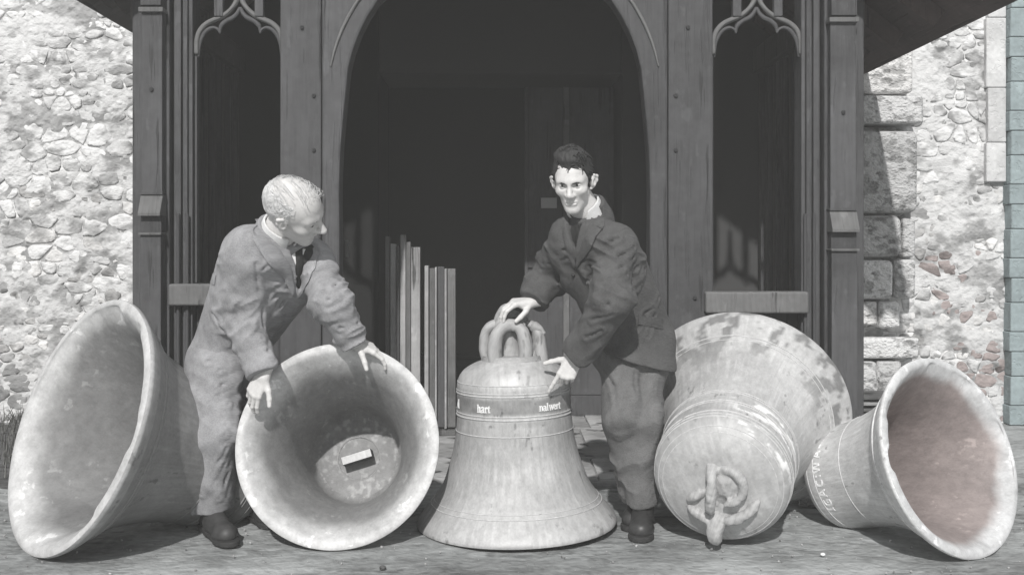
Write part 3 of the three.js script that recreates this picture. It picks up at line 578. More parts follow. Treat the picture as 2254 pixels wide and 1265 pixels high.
// raised or chalked letters that run round the bell: reading direction seen from outside, tops towards the crown
function lettering({ B, R, hs }, text, f, size, h, theta, m, name, depth = 0.004, spread = 1, wobble = 0, scaleX = 1) {
  const glyphs = [...text].map((ch) => { const g = new TextGeometry(ch, { font: f, size, depth, curveSegments: 3, bevelEnabled: false }); g.computeBoundingBox(); return { ch, g, w: ch === ' ' ? size * 0.5 : (g.boundingBox.max.x - g.boundingBox.min.x) * scaleX }; });
  const total = glyphs.reduce((s, q) => s + (q.w + size * 0.14) * spread, 0), r = outerR(h) * R, rr = rng(text.length * 7 + 1);
  let x = -total / 2; const list = [];
  const slope = (outerR(h + 0.03) - outerR(h - 0.03)) / 0.06 / hs;
  for (const { ch, g, w } of glyphs) {
    if (ch !== ' ') {
      const p = g.attributes.position, b = g.boundingBox, dy = wobble * (rr() - 0.5), tilt = wobble * 6 * (rr() - 0.5);
      for (let i = 0; i < p.count; i++) {
        let gx = (p.getX(i) - b.min.x) * scaleX - w / 2, gy = p.getY(i); [gx, gy] = [gx - gy * tilt, gy + gx * tilt + dy];
        const t = theta - (x + w / 2 + gx) / r, rad = r + slope * gy + p.getZ(i) - 0.0012;
        if (!wobble) gy += 0.003 * (vn(gx * 160 + x * 300, gy * 160, 4) - 0.5);
        p.setXYZ(i, Math.cos(t) * rad, h * hs * R + gy, Math.sin(t) * rad);
      }
      g.computeVertexNormals(); list.push(g);
    }
    x += (w + size * 0.14) * spread;
  }
  part(name, mergeGeometries(list), m, B);
}
const patch = (t, t0, w) => { let d = Math.abs(mod(t - t0 + Math.PI, Math.PI * 2) - Math.PI); return smooth(w, w * 0.5, d); };
const chip = (amt, th) => (t, r, h, s) => {              // a knocked-about lip
  if (h > 0.12 || r < 0.84) return [0, 0];
  const k = fbm(Math.cos(t) * 3 + s, Math.sin(t) * 3, 3, 3), e = smooth(0.5, 0.75, k) * amt * smooth(0.12, 0.0, h);
  return [e * 0.8 * smooth(0.965, 0.9, r), e * 0.25 * smooth(0.99, 0.93, r)];
};
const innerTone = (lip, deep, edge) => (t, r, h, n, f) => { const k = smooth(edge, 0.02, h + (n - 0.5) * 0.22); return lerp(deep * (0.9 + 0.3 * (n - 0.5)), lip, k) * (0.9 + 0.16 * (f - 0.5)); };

// left bell: large, lying with its mouth to the left and a pale knocked lip
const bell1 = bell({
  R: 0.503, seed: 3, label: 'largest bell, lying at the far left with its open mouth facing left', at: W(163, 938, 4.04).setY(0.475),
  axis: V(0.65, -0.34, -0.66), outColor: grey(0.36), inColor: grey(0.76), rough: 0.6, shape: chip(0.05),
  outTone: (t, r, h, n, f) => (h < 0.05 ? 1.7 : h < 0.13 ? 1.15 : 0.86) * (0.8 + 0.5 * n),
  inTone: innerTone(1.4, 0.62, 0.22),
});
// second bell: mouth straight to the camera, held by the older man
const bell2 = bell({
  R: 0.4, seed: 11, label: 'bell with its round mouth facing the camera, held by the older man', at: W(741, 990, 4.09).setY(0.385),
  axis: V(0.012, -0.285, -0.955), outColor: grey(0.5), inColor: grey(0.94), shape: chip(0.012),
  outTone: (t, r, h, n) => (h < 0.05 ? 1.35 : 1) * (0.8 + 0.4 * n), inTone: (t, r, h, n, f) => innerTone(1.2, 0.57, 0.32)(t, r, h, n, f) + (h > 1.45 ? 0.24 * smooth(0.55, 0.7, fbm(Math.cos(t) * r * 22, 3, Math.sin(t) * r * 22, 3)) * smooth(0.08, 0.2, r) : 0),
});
{
  const b = bell2, y = 1.5 * b.R;
  const st = box(-0.068, 0.068, y - 0.075, y - 0.002, -0.019, 0.019, 0.004); st.rotateY(0); const o = part('staple_stump', st, M.wood[0], b.B); o.rotation.y = thetaOf(b.B, V(1, 0, 0)) * -1 - 0.3;
  const cap = box(-0.066, 0.066, y - 0.0785, y - 0.0755, -0.017, 0.017, 0.001); const oc = part('lit_face_plate', cap, mat('bright metal', grey(0.78), { map: T.bell, roughness: 0.5 }), b.B); oc.rotation.copy(o.rotation);  // pale plate paints the sunlit face of the stump
  const ring = new THREE.TorusGeometry(0.094, 0.0035, 6, 60); ring.rotateX(Math.PI / 2); const p = ring.attributes.position;
  for (let i = 0; i < p.count; i++) p.setY(i, y - 0.001 - 0.004 * fbm(p.getX(i) * 40, 1, p.getZ(i) * 40, 3)); ring.computeVertexNormals(); part('staple_ring_mark', ring, mat('scale', grey(0.5), { map: T.bellIn, roughness: 0.8 }), b.B);
}
// middle bell: upright
const bell3 = bell({
  R: 0.413, seed: 21, label: 'pale bell standing upright in the middle with white lettering round its shoulder', at: V((1138 - CX) * 4.35 / FPX, 0.012, 0),
  axis: V(-0.026, 1, 0.0), spin: 0, outColor: grey(0.7), inColor: grey(0.3), wireColor: grey(0.72), shape: chip(0.01),
  outTone: (t, r, h, n, f) => {
    const band = smooth(1.16, 1.175, h) * smooth(1.325, 1.29, h + 0.1 * (n - 0.5)), low = smooth(1.02, 1.06, h) * smooth(1.11, 1.09, h) * 0.6, wa = smooth(0.55, 0.9, h) * smooth(1.1, 0.9, h);
    const crown = smooth(1.36, 1.42, h);
    return lerp(1, 0.6 + 0.4 * (f - 0.4), Math.max(band, low * smooth(0.35, 0.6, n))) * (0.86 + 0.4 * (n - 0.4)) * (1 - 0.16 * wa) * (1 + 0.12 * crown) * (h < 0.3 ? 1.06 : 1);
  }, inTone: () => 1,
});
lettering(bell3, 'hart', font, 0.031, 1.185, Math.PI / 2 + 0.54, M.chalk, 'raised_lettering', 0.004, 0.8, 0, 0.72);
lettering(bell3, 'nalwert', font, 0.028, 1.19, Math.PI / 2 - 0.66, M.chalk, 'raised_lettering', 0.004, 0.8, 0, 0.8);
lettering(bell3, 'd', font, 0.034, 1.19, Math.PI / 2 + 1.28, M.chalk, 'raised_lettering', 0.004, 0.8, 0, 0.8);
// canons: the loops a bell hangs from
function canons(b, list, m, y0, plateR, thin = 1) {
  const g = new THREE.CylinderGeometry(plateR, plateR * 1.06, 0.03, 48, 2); g.translate(0, y0 + 0.008, 0); const p = g.attributes.position;
  for (let i = 0; i < p.count; i++) { const k = 1 + 0.05 * (fbm(p.getX(i) * 20, 2, p.getZ(i) * 20, 3) - 0.5); p.setX(i, p.getX(i) * k); p.setZ(i, p.getZ(i) * k); }
  g.computeVertexNormals(); part('crown_plate', toCreasedNormals(g, 0.7), m, b.B);
  list.forEach(([pts, rad, name], i) => part(name ?? 'canon', sweep(pts.map(([x, y, z]) => V(x, y0 + 0.01 + y, z)), rad.map((q) => q * thin), 28, 14, 0.0058, i * 9), m, b.B));
}
const castM = mat('cast bronze crown', grey(0.52), { map: T.bell, bumpMap: T.bellB, bumpScale: 0.002, roughness: 0.6 });
canons(bell3, [
  [[[-0.072, -0.01, 0.07], [-0.074, 0.05, 0.078], [-0.062, 0.105, 0.075], [-0.03, 0.138, 0.062], [0.008, 0.14, 0.06], [0.04, 0.118, 0.07], [0.052, 0.07, 0.078], [0.05, -0.01, 0.07]], [0.026, 0.024, 0.023, 0.022, 0.023, 0.026]],
  [[[-0.108, -0.01, -0.02], [-0.114, 0.06, -0.01], [-0.112, 0.1, -0.005], [-0.088, 0.135, 0], [-0.05, 0.14, 0], [-0.03, 0.12, 0]], [0.022, 0.021, 0.02, 0.021, 0.024]],
  [[[-0.045, 0.1, 0.0], [-0.047, 0.15, 0.0], [-0.036, 0.19, 0.0], [-0.018, 0.212, 0.002]], [0.03, 0.026, 0.022, 0.016], 'argent'],
  [[[-0.025, 0.18, -0.02], [0.012, 0.178, -0.025], [0.044, 0.16, -0.03], [0.06, 0.11, -0.03], [0.056, 0.05, -0.03], [0.05, -0.01, -0.03]], [0.014, 0.016, 0.018, 0.018, 0.019]],
  [[[0.118, -0.01, 0.02], [0.112, 0.05, 0.02], [0.108, 0.1, 0.018], [0.09, 0.135, 0.015], [0.068, 0.142, 0.012]], [0.027, 0.025, 0.023, 0.018, 0.012]],
  [[[0.092, 0.128, 0.02], [0.113, 0.118, 0.028], [0.132, 0.103, 0.03]], [0.019, 0.014, 0.006]],
  [[[0.075, -0.01, 0.055], [0.078, 0.015, 0.05], [0.08, 0.028, 0.045]], [0.022, 0.017, 0.01], 'broken_canon'],
  [[[-0.05, -0.01, -0.1], [-0.055, 0.07, -0.1], [-0.03, 0.12, -0.08], [0.02, 0.125, -0.08], [0.03, 0.06, -0.1], [0.03, -0.01, -0.1]], [0.022, 0.02, 0.02, 0.022]],
  [[[-0.005, -0.02, 0.0], [-0.01, 0.06, 0.0], [-0.02, 0.12, 0.0]], [0.038, 0.032, 0.03], 'argent'],
], castM, 0.673, 0.124, 1.18);

const thetaFor = (axis, dir) => { const l = dir.clone().applyQuaternion(new THREE.Quaternion().setFromUnitVectors(UP, axis.clone().normalize()).invert()); return Math.atan2(l.z, l.x); };
const bell4Theta = thetaFor(V(-0.225, -0.185, 0.62), V(0.75, 0.7, 0));
// fourth bell: lying with its crown to the camera, broken canons
const bell4 = bell({
  R: 0.462, hs: 0.93, seed: 33, label: 'bell lying with its crown and broken canons towards the camera', at: W(1632, 926, 4.58).setY(0.435),
  axis: V(-0.225, -0.185, 0.62), spin: 0, outColor: grey(0.76), inColor: grey(0.3), wireColor: grey(0.74), rough: 0.66, shape: chip(0.01),
  wires: [[0.245, 0.006], [0.28, 0.004], [0.94, 0.005], [0.97, 0.004], [1.13, 0.007], [1.165, 0.005], [1.35, 0.008], [1.4, 0.005], [1.44, 0.006], [1.53, 0.006], [1.565, 0.005]],
  outTone: (t, r, h, n, f) => {
    const dark = smooth(0.54, 0.6, fbm(Math.cos(t) * 7 + 4, h * 9, Math.sin(t) * 7, 3)) * smooth(0.62, 0.15, h) * 0.55;
    const paint = patch(t, bell4Theta, 0.85) * (smooth(1.0, 1.06, h) * smooth(1.32, 1.24, h) + 0.8 * smooth(1.4, 1.44, h) * smooth(1.56, 1.5, h)) * smooth(0.47, 0.6, fbm(t * 5, h * 22, 3, 3));
    return (0.84 + 0.36 * (n - 0.4)) * (1 - dark) + paint * 0.9;
  }, inTone: () => 1,
});
// right bell: lying with its mouth to the right, brown inside, chalk letters on its shoulder
const bell5 = bell({
  R: 0.381, seed: 47, label: 'bell at the far right with brown inside and chalk letters on its shoulder', at: W(2099, 1003, 3.99).setY(0.36),
  axis: V(-0.505, -0.325, -0.8), outColor: grey(0.92), inColor: grey(0.88), rough: 0.6, shape: chip(0.07),
  wires: [[0.29, 0.014], [0.345, 0.006], [0.95, 0.004], [1.34, 0.006], [1.44, 0.005]],
  outTone: (t, r, h, n) => (h < 0.04 ? 1.3 : h < 0.28 ? 1.05 : 0.84) * (0.8 + 0.5 * n),
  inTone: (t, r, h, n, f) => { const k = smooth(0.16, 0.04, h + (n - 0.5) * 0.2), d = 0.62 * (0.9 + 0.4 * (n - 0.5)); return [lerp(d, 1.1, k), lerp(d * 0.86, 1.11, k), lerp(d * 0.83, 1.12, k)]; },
});
lettering(bell5, 'IGAC:WAL', fontSans, 0.037, 1.24, thetaOf(bell5.B, V(-0.75, 0.08, 0.5)), M.chalk, 'chalk_lettering', 0.0034, 1.15, 0.012);
// ------------------------------------------------------------------ distance fields and their meshing, for the two men
const smin = (a, b, k) => { const h = k - Math.abs(a - b); return h > 0 ? Math.min(a, b) - h * h * 0.25 / k : Math.min(a, b); };
const smax = (a, b, k) => -smin(-a, -b, k);
function rc(a, b, ra, rb = ra) {                          // tapered capsule
  const ax = a.x, ay = a.y, az = a.z, bx = b.x - ax, by = b.y - ay, bz = b.z - az, L = 1 / (bx * bx + by * by + bz * bz + 1e-12);
  return (x, y, z) => { const px = x - ax, py = y - ay, pz = z - az; let t = (px * bx + py * by + pz * bz) * L; t = t < 0 ? 0 : t > 1 ? 1 : t; const dx = px - bx * t, dy = py - by * t, dz = pz - bz * t; return Math.sqrt(dx * dx + dy * dy + dz * dz) - (ra + (rb - ra) * t); };
}
function ell(c, r) {                                      // ellipsoid
  return (x, y, z) => { const px = (x - c.x) / r.x, py = (y - c.y) / r.y, pz = (z - c.z) / r.z, k0 = Math.hypot(px, py, pz), k1 = Math.hypot(px / r.x, py / r.y, pz / r.z); return k0 < 1e-6 ? -Math.min(r.x, r.y, r.z) : k0 * (k0 - 1) / k1; };
}
const blend = (list, k) => (x, y, z) => { let d = list[0](x, y, z); for (let i = 1; i < list.length; i++) d = smin(d, list[i](x, y, z), k); return d; };
const plane = (p, n) => (x, y, z) => (x - p.x) * n.x + (y - p.y) * n.y + (z - p.z) * n.z;
function surf(f, lo, hi, c, uvScale = 3) {                // surface nets
  const nx = Math.ceil((hi.x - lo.x) / c) + 1, ny = Math.ceil((hi.y - lo.y) / c) + 1, nz = Math.ceil((hi.z - lo.z) / c) + 1, F = new Float32Array(nx * ny * nz), B = 6, at = (i, j, k) => (k * ny + j) * nx + i;
  for (let k0 = 0; k0 < nz; k0 += B) for (let j0 = 0; j0 < ny; j0 += B) for (let i0 = 0; i0 < nx; i0 += B) {
    const m = f(lo.x + (i0 + B / 2) * c, lo.y + (j0 + B / 2) * c, lo.z + (k0 + B / 2) * c), skip = Math.abs(m) > B * c * 1.35 + 0.012;
    for (let k = k0; k < Math.min(nz, k0 + B); k++) for (let j = j0; j < Math.min(ny, j0 + B); j++) for (let i = i0; i < Math.min(nx, i0 + B); i++) F[at(i, j, k)] = skip ? m : f(lo.x + i * c, lo.y + j * c, lo.z + k * c);
  }
  const id = new Int32Array(nx * ny * nz).fill(-1), pos = [], idx = [];
  for (let k = 0; k < nz - 1; k++) for (let j = 0; j < ny - 1; j++) for (let i = 0; i < nx - 1; i++) {
    const a = at(i, j, k), v = [F[a], F[a + 1], F[a + nx], F[a + nx + 1], F[a + nx * ny], F[a + nx * ny + 1], F[a + nx * ny + nx], F[a + nx * ny + nx + 1]];
    let neg = 0; for (const q of v) if (q < 0) neg++;
    if (!neg || neg === 8) continue;
    let sx = 0, sy = 0, sz = 0, n = 0;
    const E = [[0, 1], [2, 3], [4, 5], [6, 7], [0, 2], [1, 3], [4, 6], [5, 7], [0, 4], [1, 5], [2, 6], [3, 7]];
    for (const [p, q] of E) if ((v[p] < 0) !== (v[q] < 0)) { const t = v[p] / (v[p] - v[q]); sx += lerp(p & 1, q & 1, t); sy += lerp((p >> 1) & 1, (q >> 1) & 1, t); sz += lerp(p >> 2, q >> 2, t); n++; }
    id[a] = pos.length / 3; pos.push(lo.x + (i + sx / n) * c, lo.y + (j + sy / n) * c, lo.z + (k + sz / n) * c);
  }
  const quad = (a, b, d, e, flip) => { if (a < 0 || b < 0 || d < 0 || e < 0) return; flip ? idx.push(a, d, b, b, d, e) : idx.push(a, b, d, b, e, d); };
  for (let k = 1; k < nz - 1; k++) for (let j = 1; j < ny - 1; j++) for (let i = 1; i < nx - 1; i++) {
    const a = at(i, j, k), s = F[a] < 0, X = 1, Y = nx, Z = nx * ny;
    if (s !== F[a + X] < 0) quad(id[a - Y - Z], id[a - Z], id[a - Y], id[a], !s);
    if (s !== F[a + Y] < 0) quad(id[a - X - Z], id[a - X], id[a - Z], id[a], s ? false : true) ;
    if (s !== F[a + Z] < 0) quad(id[a - X - Y], id[a - Y], id[a - X], id[a], !s);
  }
  const n = pos.length / 3, nor = new Float32Array(n * 3), uv = new Float32Array(n * 2), e = c * 0.6;
  for (let i = 0; i < n; i++) {
    const x = pos[i * 3], y = pos[i * 3 + 1], z = pos[i * 3 + 2];
    let a = f(x + e, y, z) - f(x - e, y, z), b = f(x, y + e, z) - f(x, y - e, z), d = f(x, y, z + e) - f(x, y, z - e); const l = Math.hypot(a, b, d) || 1;
    nor[i * 3] = a / l; nor[i * 3 + 1] = b / l; nor[i * 3 + 2] = d / l; uv[i * 2] = (x + z * 0.8) * uvScale; uv[i * 2 + 1] = (y - z * 0.25) * uvScale;
  }
  for (let t = 0; t < idx.length; t += 3) {               // wind every triangle outwards
    const [a, b, d] = [idx[t], idx[t + 1], idx[t + 2]], p = (q, k) => pos[q * 3 + k];
    const ux = p(b, 0) - p(a, 0), uy = p(b, 1) - p(a, 1), uz = p(b, 2) - p(a, 2), wx = p(d, 0) - p(a, 0), wy = p(d, 1) - p(a, 1), wz = p(d, 2) - p(a, 2);
    if ((uy * wz - uz * wy) * nor[a * 3] + (uz * wx - ux * wz) * nor[a * 3 + 1] + (ux * wy - uy * wx) * nor[a * 3 + 2] < 0) { idx[t + 1] = d; idx[t + 2] = b; }
  }
  const g = new THREE.BufferGeometry();
  g.setAttribute('position', new THREE.Float32BufferAttribute(pos, 3)); g.setAttribute('normal', new THREE.BufferAttribute(nor, 3)); g.setAttribute('uv', new THREE.BufferAttribute(uv, 2)); g.setIndex(idx);
  return g;
}
function bounds(pts, pad) { const lo = V(1e9, 1e9, 1e9), hi = V(-1e9, -1e9, -1e9); for (const p of pts) { lo.min(p); hi.max(p); } return [lo.subScalar(pad), hi.addScalar(pad)]; }
function frame(fwd, up) { const z = fwd.clone().normalize(), x = up.clone().cross(z).normalize(), y = z.clone().cross(x); return { x, y, z }; }
// field written in the axes of a frame (scale s) about an origin
const local = (f, o, fr, s = 1) => (x, y, z) => { const a = (x - o.x) / s, b = (y - o.y) / s, c = (z - o.z) / s; return s * f(a * fr.x.x + b * fr.x.y + c * fr.x.z, a * fr.y.x + b * fr.y.y + c * fr.y.z, a * fr.z.x + b * fr.z.y + c * fr.z.z); };
const toWorld = (p, o, fr, s = 1) => o.clone().addScaledVector(fr.x, p.x * s).addScaledVector(fr.y, p.y * s).addScaledVector(fr.z, p.z * s);

// head: face along +z, up +y, between the ears at the origin; about 0.235 high
function headField({ ear = 0.5, gaunt = 0, nose = 1, lid = 0.0045 }) {
  const base = [
    ell(V(0, 0.042, -0.018), V(0.0735, 0.083, 0.093)), ell(V(0, 0.03, 0.03), V(0.062, 0.07, 0.058)), ell(V(0, -0.03, 0.032), V(0.054 - gaunt * 0.004, 0.074, 0.055)),
    ell(V(0, -0.068, 0.036), V(0.036 - gaunt * 0.005, 0.038, 0.042)), rc(V(-0.006, -0.1, 0.067), V(0.006, -0.1, 0.067), 0.0135),
    rc(V(-0.047 + gaunt * 0.002, -0.045, 0.0), V(-0.013, -0.094, 0.056), 0.0155, 0.0105), rc(V(0.047 - gaunt * 0.002, -0.045, 0.0), V(0.013, -0.094, 0.056), 0.0155, 0.0105),
  ].map((f) => f);
  const b = blend(base, 0.03);
  const brow = blend([rc(V(-0.043, 0.03, 0.067), V(-0.012, 0.03, 0.081), 0.0095), rc(V(0.043, 0.03, 0.067), V(0.012, 0.03, 0.081), 0.0095)], 0.012);
  const cheek = blend([ell(V(-0.043, -0.014, 0.056), V(0.02, 0.016, 0.02)), ell(V(0.043, -0.014, 0.056), V(0.02, 0.016, 0.02))], 0.01);
  const nz = blend([rc(V(0, 0.022, 0.082), V(0, -0.02, 0.088 + 0.02 * nose), 0.0085, 0.0115), ell(V(0, -0.024, 0.086 + 0.018 * nose), V(0.0125, 0.0105, 0.013)), rc(V(-0.0135, -0.028, 0.088), V(-0.011, -0.027, 0.1), 0.0072), rc(V(0.0135, -0.028, 0.088), V(0.011, -0.027, 0.1), 0.0072)], 0.008);
  const sockets = [ell(V(-0.031, 0.013, 0.092), V(0.02, 0.0125, 0.019)), ell(V(0.031, 0.013, 0.092), V(0.02, 0.0125, 0.019))];
  const nostril = [rc(V(-0.0075, -0.036, 0.096), V(-0.0075, -0.03, 0.098), 0.0036), rc(V(0.0075, -0.036, 0.096), V(0.0075, -0.03, 0.098), 0.0036)];
  const lips = blend([rc(V(-0.019, -0.058, 0.081), V(0, -0.0545, 0.0895), 0.0058), rc(V(0.019, -0.058, 0.081), V(0, -0.0545, 0.0895), 0.0058), rc(V(-0.015, -0.0665, 0.081), V(0.015, -0.0665, 0.081), 0.0065)], 0.006);
  const mouth = blend([rc(V(-0.021, -0.0598, 0.085), V(0, -0.0605, 0.0975), 0.0026), rc(V(0.021, -0.0598, 0.085), V(0, -0.0605, 0.0975), 0.0026)], 0.002);
  const fold = blend([rc(V(-0.017, -0.03, 0.097), V(-0.03, -0.062, 0.085), 0.0024), rc(V(0.017, -0.03, 0.097), V(0.03, -0.062, 0.085), 0.0024)], 0.002);
  const under = rc(V(-0.014, -0.083, 0.094), V(0.014, -0.083, 0.094), 0.0055);
  const lidF = [-1, 1].map((s) => { const e = ell(V(s * 0.031, 0.012, 0.0715), V(0.0145, 0.0142, 0.0142)); return (x, y, z) => smax(e(x, y, z), -(Math.max(Math.abs(y - 0.0105) - lid, 0.076 - z, Math.abs(x - s * 0.031) - 0.0125)), 0.002); });
  const ears = [-1, 1].map((s) => {
    const o = V(s * 0.077, -0.004, -0.008), out = ear, n = V(s * Math.cos(out), 0, -Math.sin(out) * -1 * -1).normalize();
    const root = V(s * 0.072, 0.014, 0.004), top = V(s * (0.075 + 0.012 * ear), 0.028, -0.008), back = V(s * (0.075 + 0.021 * ear), 0.019, -0.024), mid = V(s * (0.074 + 0.02 * ear), 0.0, -0.023), low = V(s * 0.073, -0.028, -0.004);
    const rim = blend([rc(root, top, 0.005), rc(top, back, 0.005, 0.0056), rc(back, mid, 0.0056), rc(mid, low, 0.0054, 0.007)], 0.007), bowl = blend([ell(V(s * (0.073 + 0.008 * ear), 0.0, -0.008), V(0.006 + 0.008 * ear, 0.026, 0.017))], 0.01), hole = ell(V(s * (0.083 + 0.01 * ear), 0.0, 0.0), V(0.009, 0.014, 0.008));
    return (x, y, z) => smax(smin(rim(x, y, z), bowl(x, y, z), 0.006), -hole(x, y, z), 0.005);
  });
  return (x, y, z) => {
    let d = b(x, y, z);
    if (d > 0.06) return d;
    d = smin(d, brow(x, y, z), 0.024); d = smin(d, cheek(x, y, z), 0.03); d = smin(d, nz(x, y, z), 0.012);
    d = smax(d, -sockets[0](x, y, z), 0.012); d = smax(d, -sockets[1](x, y, z), 0.012);
    d = smin(d, lidF[0](x, y, z), 0.003); d = smin(d, lidF[1](x, y, z), 0.003);
    d = smin(d, lips(x, y, z), 0.007); d = smax(d, -mouth(x, y, z), 0.003); d = smax(d, -nostril[0](x, y, z), 0.003); d = smax(d, -nostril[1](x, y, z), 0.003);
     d = smax(d, -under(x, y, z), 0.008);
    d = smin(d, ears[0](x, y, z), 0.006); d = smin(d, ears[1](x, y, z), 0.006);
    return d;
  };
}
// hand: wrist at the origin, fingers along +y, back of the hand +z, thumb on +x
function handField(o) {
  const K = [[0.0275, 0.089], [0.0092, 0.094], [-0.0092, 0.089], [-0.026, 0.079]], L = [[0.043, 0.025, 0.02], [0.047, 0.029, 0.021], [0.043, 0.027, 0.021], [0.033, 0.02, 0.018]], r0 = [0.0098, 0.0102, 0.0098, 0.0086];
  const palm = [], fingers = [], pts = [V(0, -0.05, 0)];
  K.forEach(([x, y], i) => palm.push(rc(V(x * 0.62, 0.008, 0), V(x, y - 0.004, 0.001), 0.0145, 0.0115)));
  palm.push(rc(V(0.012, 0.012, -0.006), V(0.024, 0.05, -0.009), 0.014, 0.013), rc(V(-0.014, 0.012, -0.004), V(-0.02, 0.06, -0.006), 0.013, 0.012));
  palm.push(rc(V(-0.01, -0.06, 0), V(-0.011, 0.008, 0), 0.0195), rc(V(0.01, -0.06, 0), V(0.011, 0.008, 0), 0.0195));
  K.forEach(([x, y], i) => {
    let p = V(x, y, 0), a = 0; const sp = o.splay?.[i] ?? [0.1, 0.02, -0.05, -0.13][i], seg = [];
    for (let k = 0; k < 3; k++) {
      a += o.curl[i][k]; const d = V(Math.sin(sp) * Math.cos(a), Math.cos(sp) * Math.cos(a), -Math.sin(a)), q = p.clone().addScaledVector(d, L[i][k]);
      seg.push(rc(p, q, r0[i] * (1 - 0.11 * k), r0[i] * (1 - 0.11 * (k + 1)))); p = q; pts.push(q);
    }
    fingers.push(blend(seg, 0.0035));
  });
  const th = o.thumb ?? [[0.72, 0.62, -0.3], [0.5, 0.82, -0.28], [0.32, 0.92, -0.25]], TL = [0.044, 0.033, 0.027], tr = [0.0145, 0.0115, 0.0105, 0.0088]; let p = V(0.019, 0.018, -0.005); const ts = [];
  th.forEach((d, k) => { const q = p.clone().addScaledVector(V(...d).normalize(), TL[k]); ts.push(rc(p, q, tr[k], tr[k + 1])); p = q; pts.push(q); });
  const P = blend(palm, 0.014), TH = blend(ts, 0.005);
  return { pts, f: (x, y, z) => { let d = P(x, y, z); let e = fingers[0](x, y, z); for (let i = 1; i < 4; i++) e = Math.min(e, fingers[i](x, y, z)); d = smin(d, e, 0.008); return smin(d, TH(x, y, z), 0.009); } };
}
function makeHand(wrist, dir, back, right, o, s = 0.97) {
  const y = dir.clone().normalize(), z = back.clone().addScaledVector(y, -back.dot(y)).normalize();
  // thumb side: back x fingers for a right hand, the other way for a left hand; the local frame may be mirrored
  const x = (right ? z.clone().cross(y) : y.clone().cross(z)).normalize(), fr = { x, y, z }, h = handField(o);
  const f = local(h.f, wrist, fr, s), [lo, hi] = bounds(h.pts.map((p) => toWorld(p, wrist, fr, s)), 0.03 * s);
  return { g: surf(f, lo, hi, 0.0028, 6), tips: h.pts.map((p) => toWorld(p, wrist, fr, s)) };
}
// cloth: a field roughened with folds; folds run across limbs where they bend
function folds(a, b, t0, t1, freq, amp, twist, seed) {
  const ax = b.clone().sub(a), L = ax.length(); ax.normalize(); const u = Math.abs(ax.y) < 0.9 ? V(0, 1, 0).cross(ax).normalize() : V(1, 0, 0), w = ax.clone().cross(u);
  return (x, y, z) => {
    const px = x - a.x, py = y - a.y, pz = z - a.z, t = (px * ax.x + py * ax.y + pz * ax.z) / L; if (t < t0 - 0.15 || t > t1 + 0.15) return 0;
    const cu = px * u.x + py * u.y + pz * u.z, cw = px * w.x + py * w.y + pz * w.z, r2 = cu * cu + cw * cw; if (r2 > 0.03) return 0;
    const ang = Math.atan2(cw, cu), q = t * freq * 0.55 + twist * Math.sin(ang + seed), v = vn(q + seed, cu * 7 + seed, cw * 7), v2 = vn(q * 0.6 + 9, cu * 16, cw * 16 + seed), rg = 1 - Math.abs(2 * v - 1), m = smooth(0.3, 0.7, v2);
    return amp * (rg * rg * 1.1 * m + 0.25 * rg) * smooth(t0 - 0.15, t0, t) * smooth(t1 + 0.15, t1, t) * smooth(0.03, 0.018, r2);
  };
}
const clothField = (f, list, rough, seed) => (x, y, z) => {
  let d = f(x, y, z); if (d > 0.05 || d < -0.05) return d;
  for (const g of list) d += -g(x, y, z);
  return d - rough * (fbm(x * 13 + seed, y * 13, z * 13, 3) - 0.5) - rough * 0.22 * (vn(x * 34 + seed, y * 34, z * 34) - 0.5);
};
// a piece of cloth laid on a field between two edges
function laid(f, A, B, n, t, cols = 8, rows = 16) {
  const ca = new THREE.CatmullRomCurve3(A, false, 'catmullrom', 0.2), cb = new THREE.CatmullRomCurve3(B, false, 'catmullrom', 0.2), top = [], bot = [];
  for (let i = 0; i <= rows; i++) for (let j = 0; j <= cols; j++) {
    const p = ca.getPoint(i / rows).lerp(cb.getPoint(i / rows), j / cols).addScaledVector(n, 0.09);
    let best = 1e9, bp = p.clone(); for (let k = 0; k < 40; k++) { const d = f(p.x, p.y, p.z); if (d < best) { best = d; bp = p.clone(); } if (d < 0.0008) break; p.addScaledVector(n, -d * 0.7); } p.copy(bp);
    const puff = 1 + 0.6 * Math.sin(Math.PI * j / cols) * Math.sin(Math.PI * i / rows);
    top.push(p.clone().addScaledVector(n, t * puff)); bot.push(p.clone().addScaledVector(n, -0.006));
  }
  const all = [...top, ...bot], N = top.length, idx = [], w = cols + 1;
  for (let i = 0; i < rows; i++) for (let j = 0; j < cols; j++) { const a = i * w + j; idx.push(a, a + 1, a + w, a + 1, a + w + 1, a + w, N + a, N + a + w, N + a + 1, N + a + 1, N + a + w, N + a + w + 1); }
  const side = (a, b) => idx.push(a, N + a, b, b, N + a, N + b);
  for (let j = 0; j < cols; j++) { side(j, j + 1); side(rows * w + j + 1, rows * w + j); } for (let i = 0; i < rows; i++) { side((i + 1) * w, i * w); side(i * w + cols, (i + 1) * w + cols); }
  const g = new THREE.BufferGeometry(); g.setAttribute('position', new THREE.Float32BufferAttribute(all.flatMap((p) => [p.x, p.y, p.z]), 3)); g.setAttribute('uv', new THREE.Float32BufferAttribute(all.flatMap((p) => [(p.x + p.z * 0.8) * 3, p.y * 3]), 2)); g.setIndex(idx);
  return toCreasedNormals(g, 0.9);
}
function hit(f, x, y) {                                   // the point of a field that the photograph shows at a pixel
  const o = V(0, EYE, CAMZ), dir = W(x, y, 1).sub(o).normalize(); let t = 2.5, best = 1e9, at = null;
  for (let k = 0; k < 120; k++) { const p = o.clone().addScaledVector(dir, t), d = f(p.x, p.y, p.z); if (d < 0.0006) return p; if (d < best) { best = d; at = p; } t += Math.min(d * 0.7, 0.05); if (t > 6) break; }
  return at;
}
const mix = (a, b, t) => a.clone().lerp(b, t);
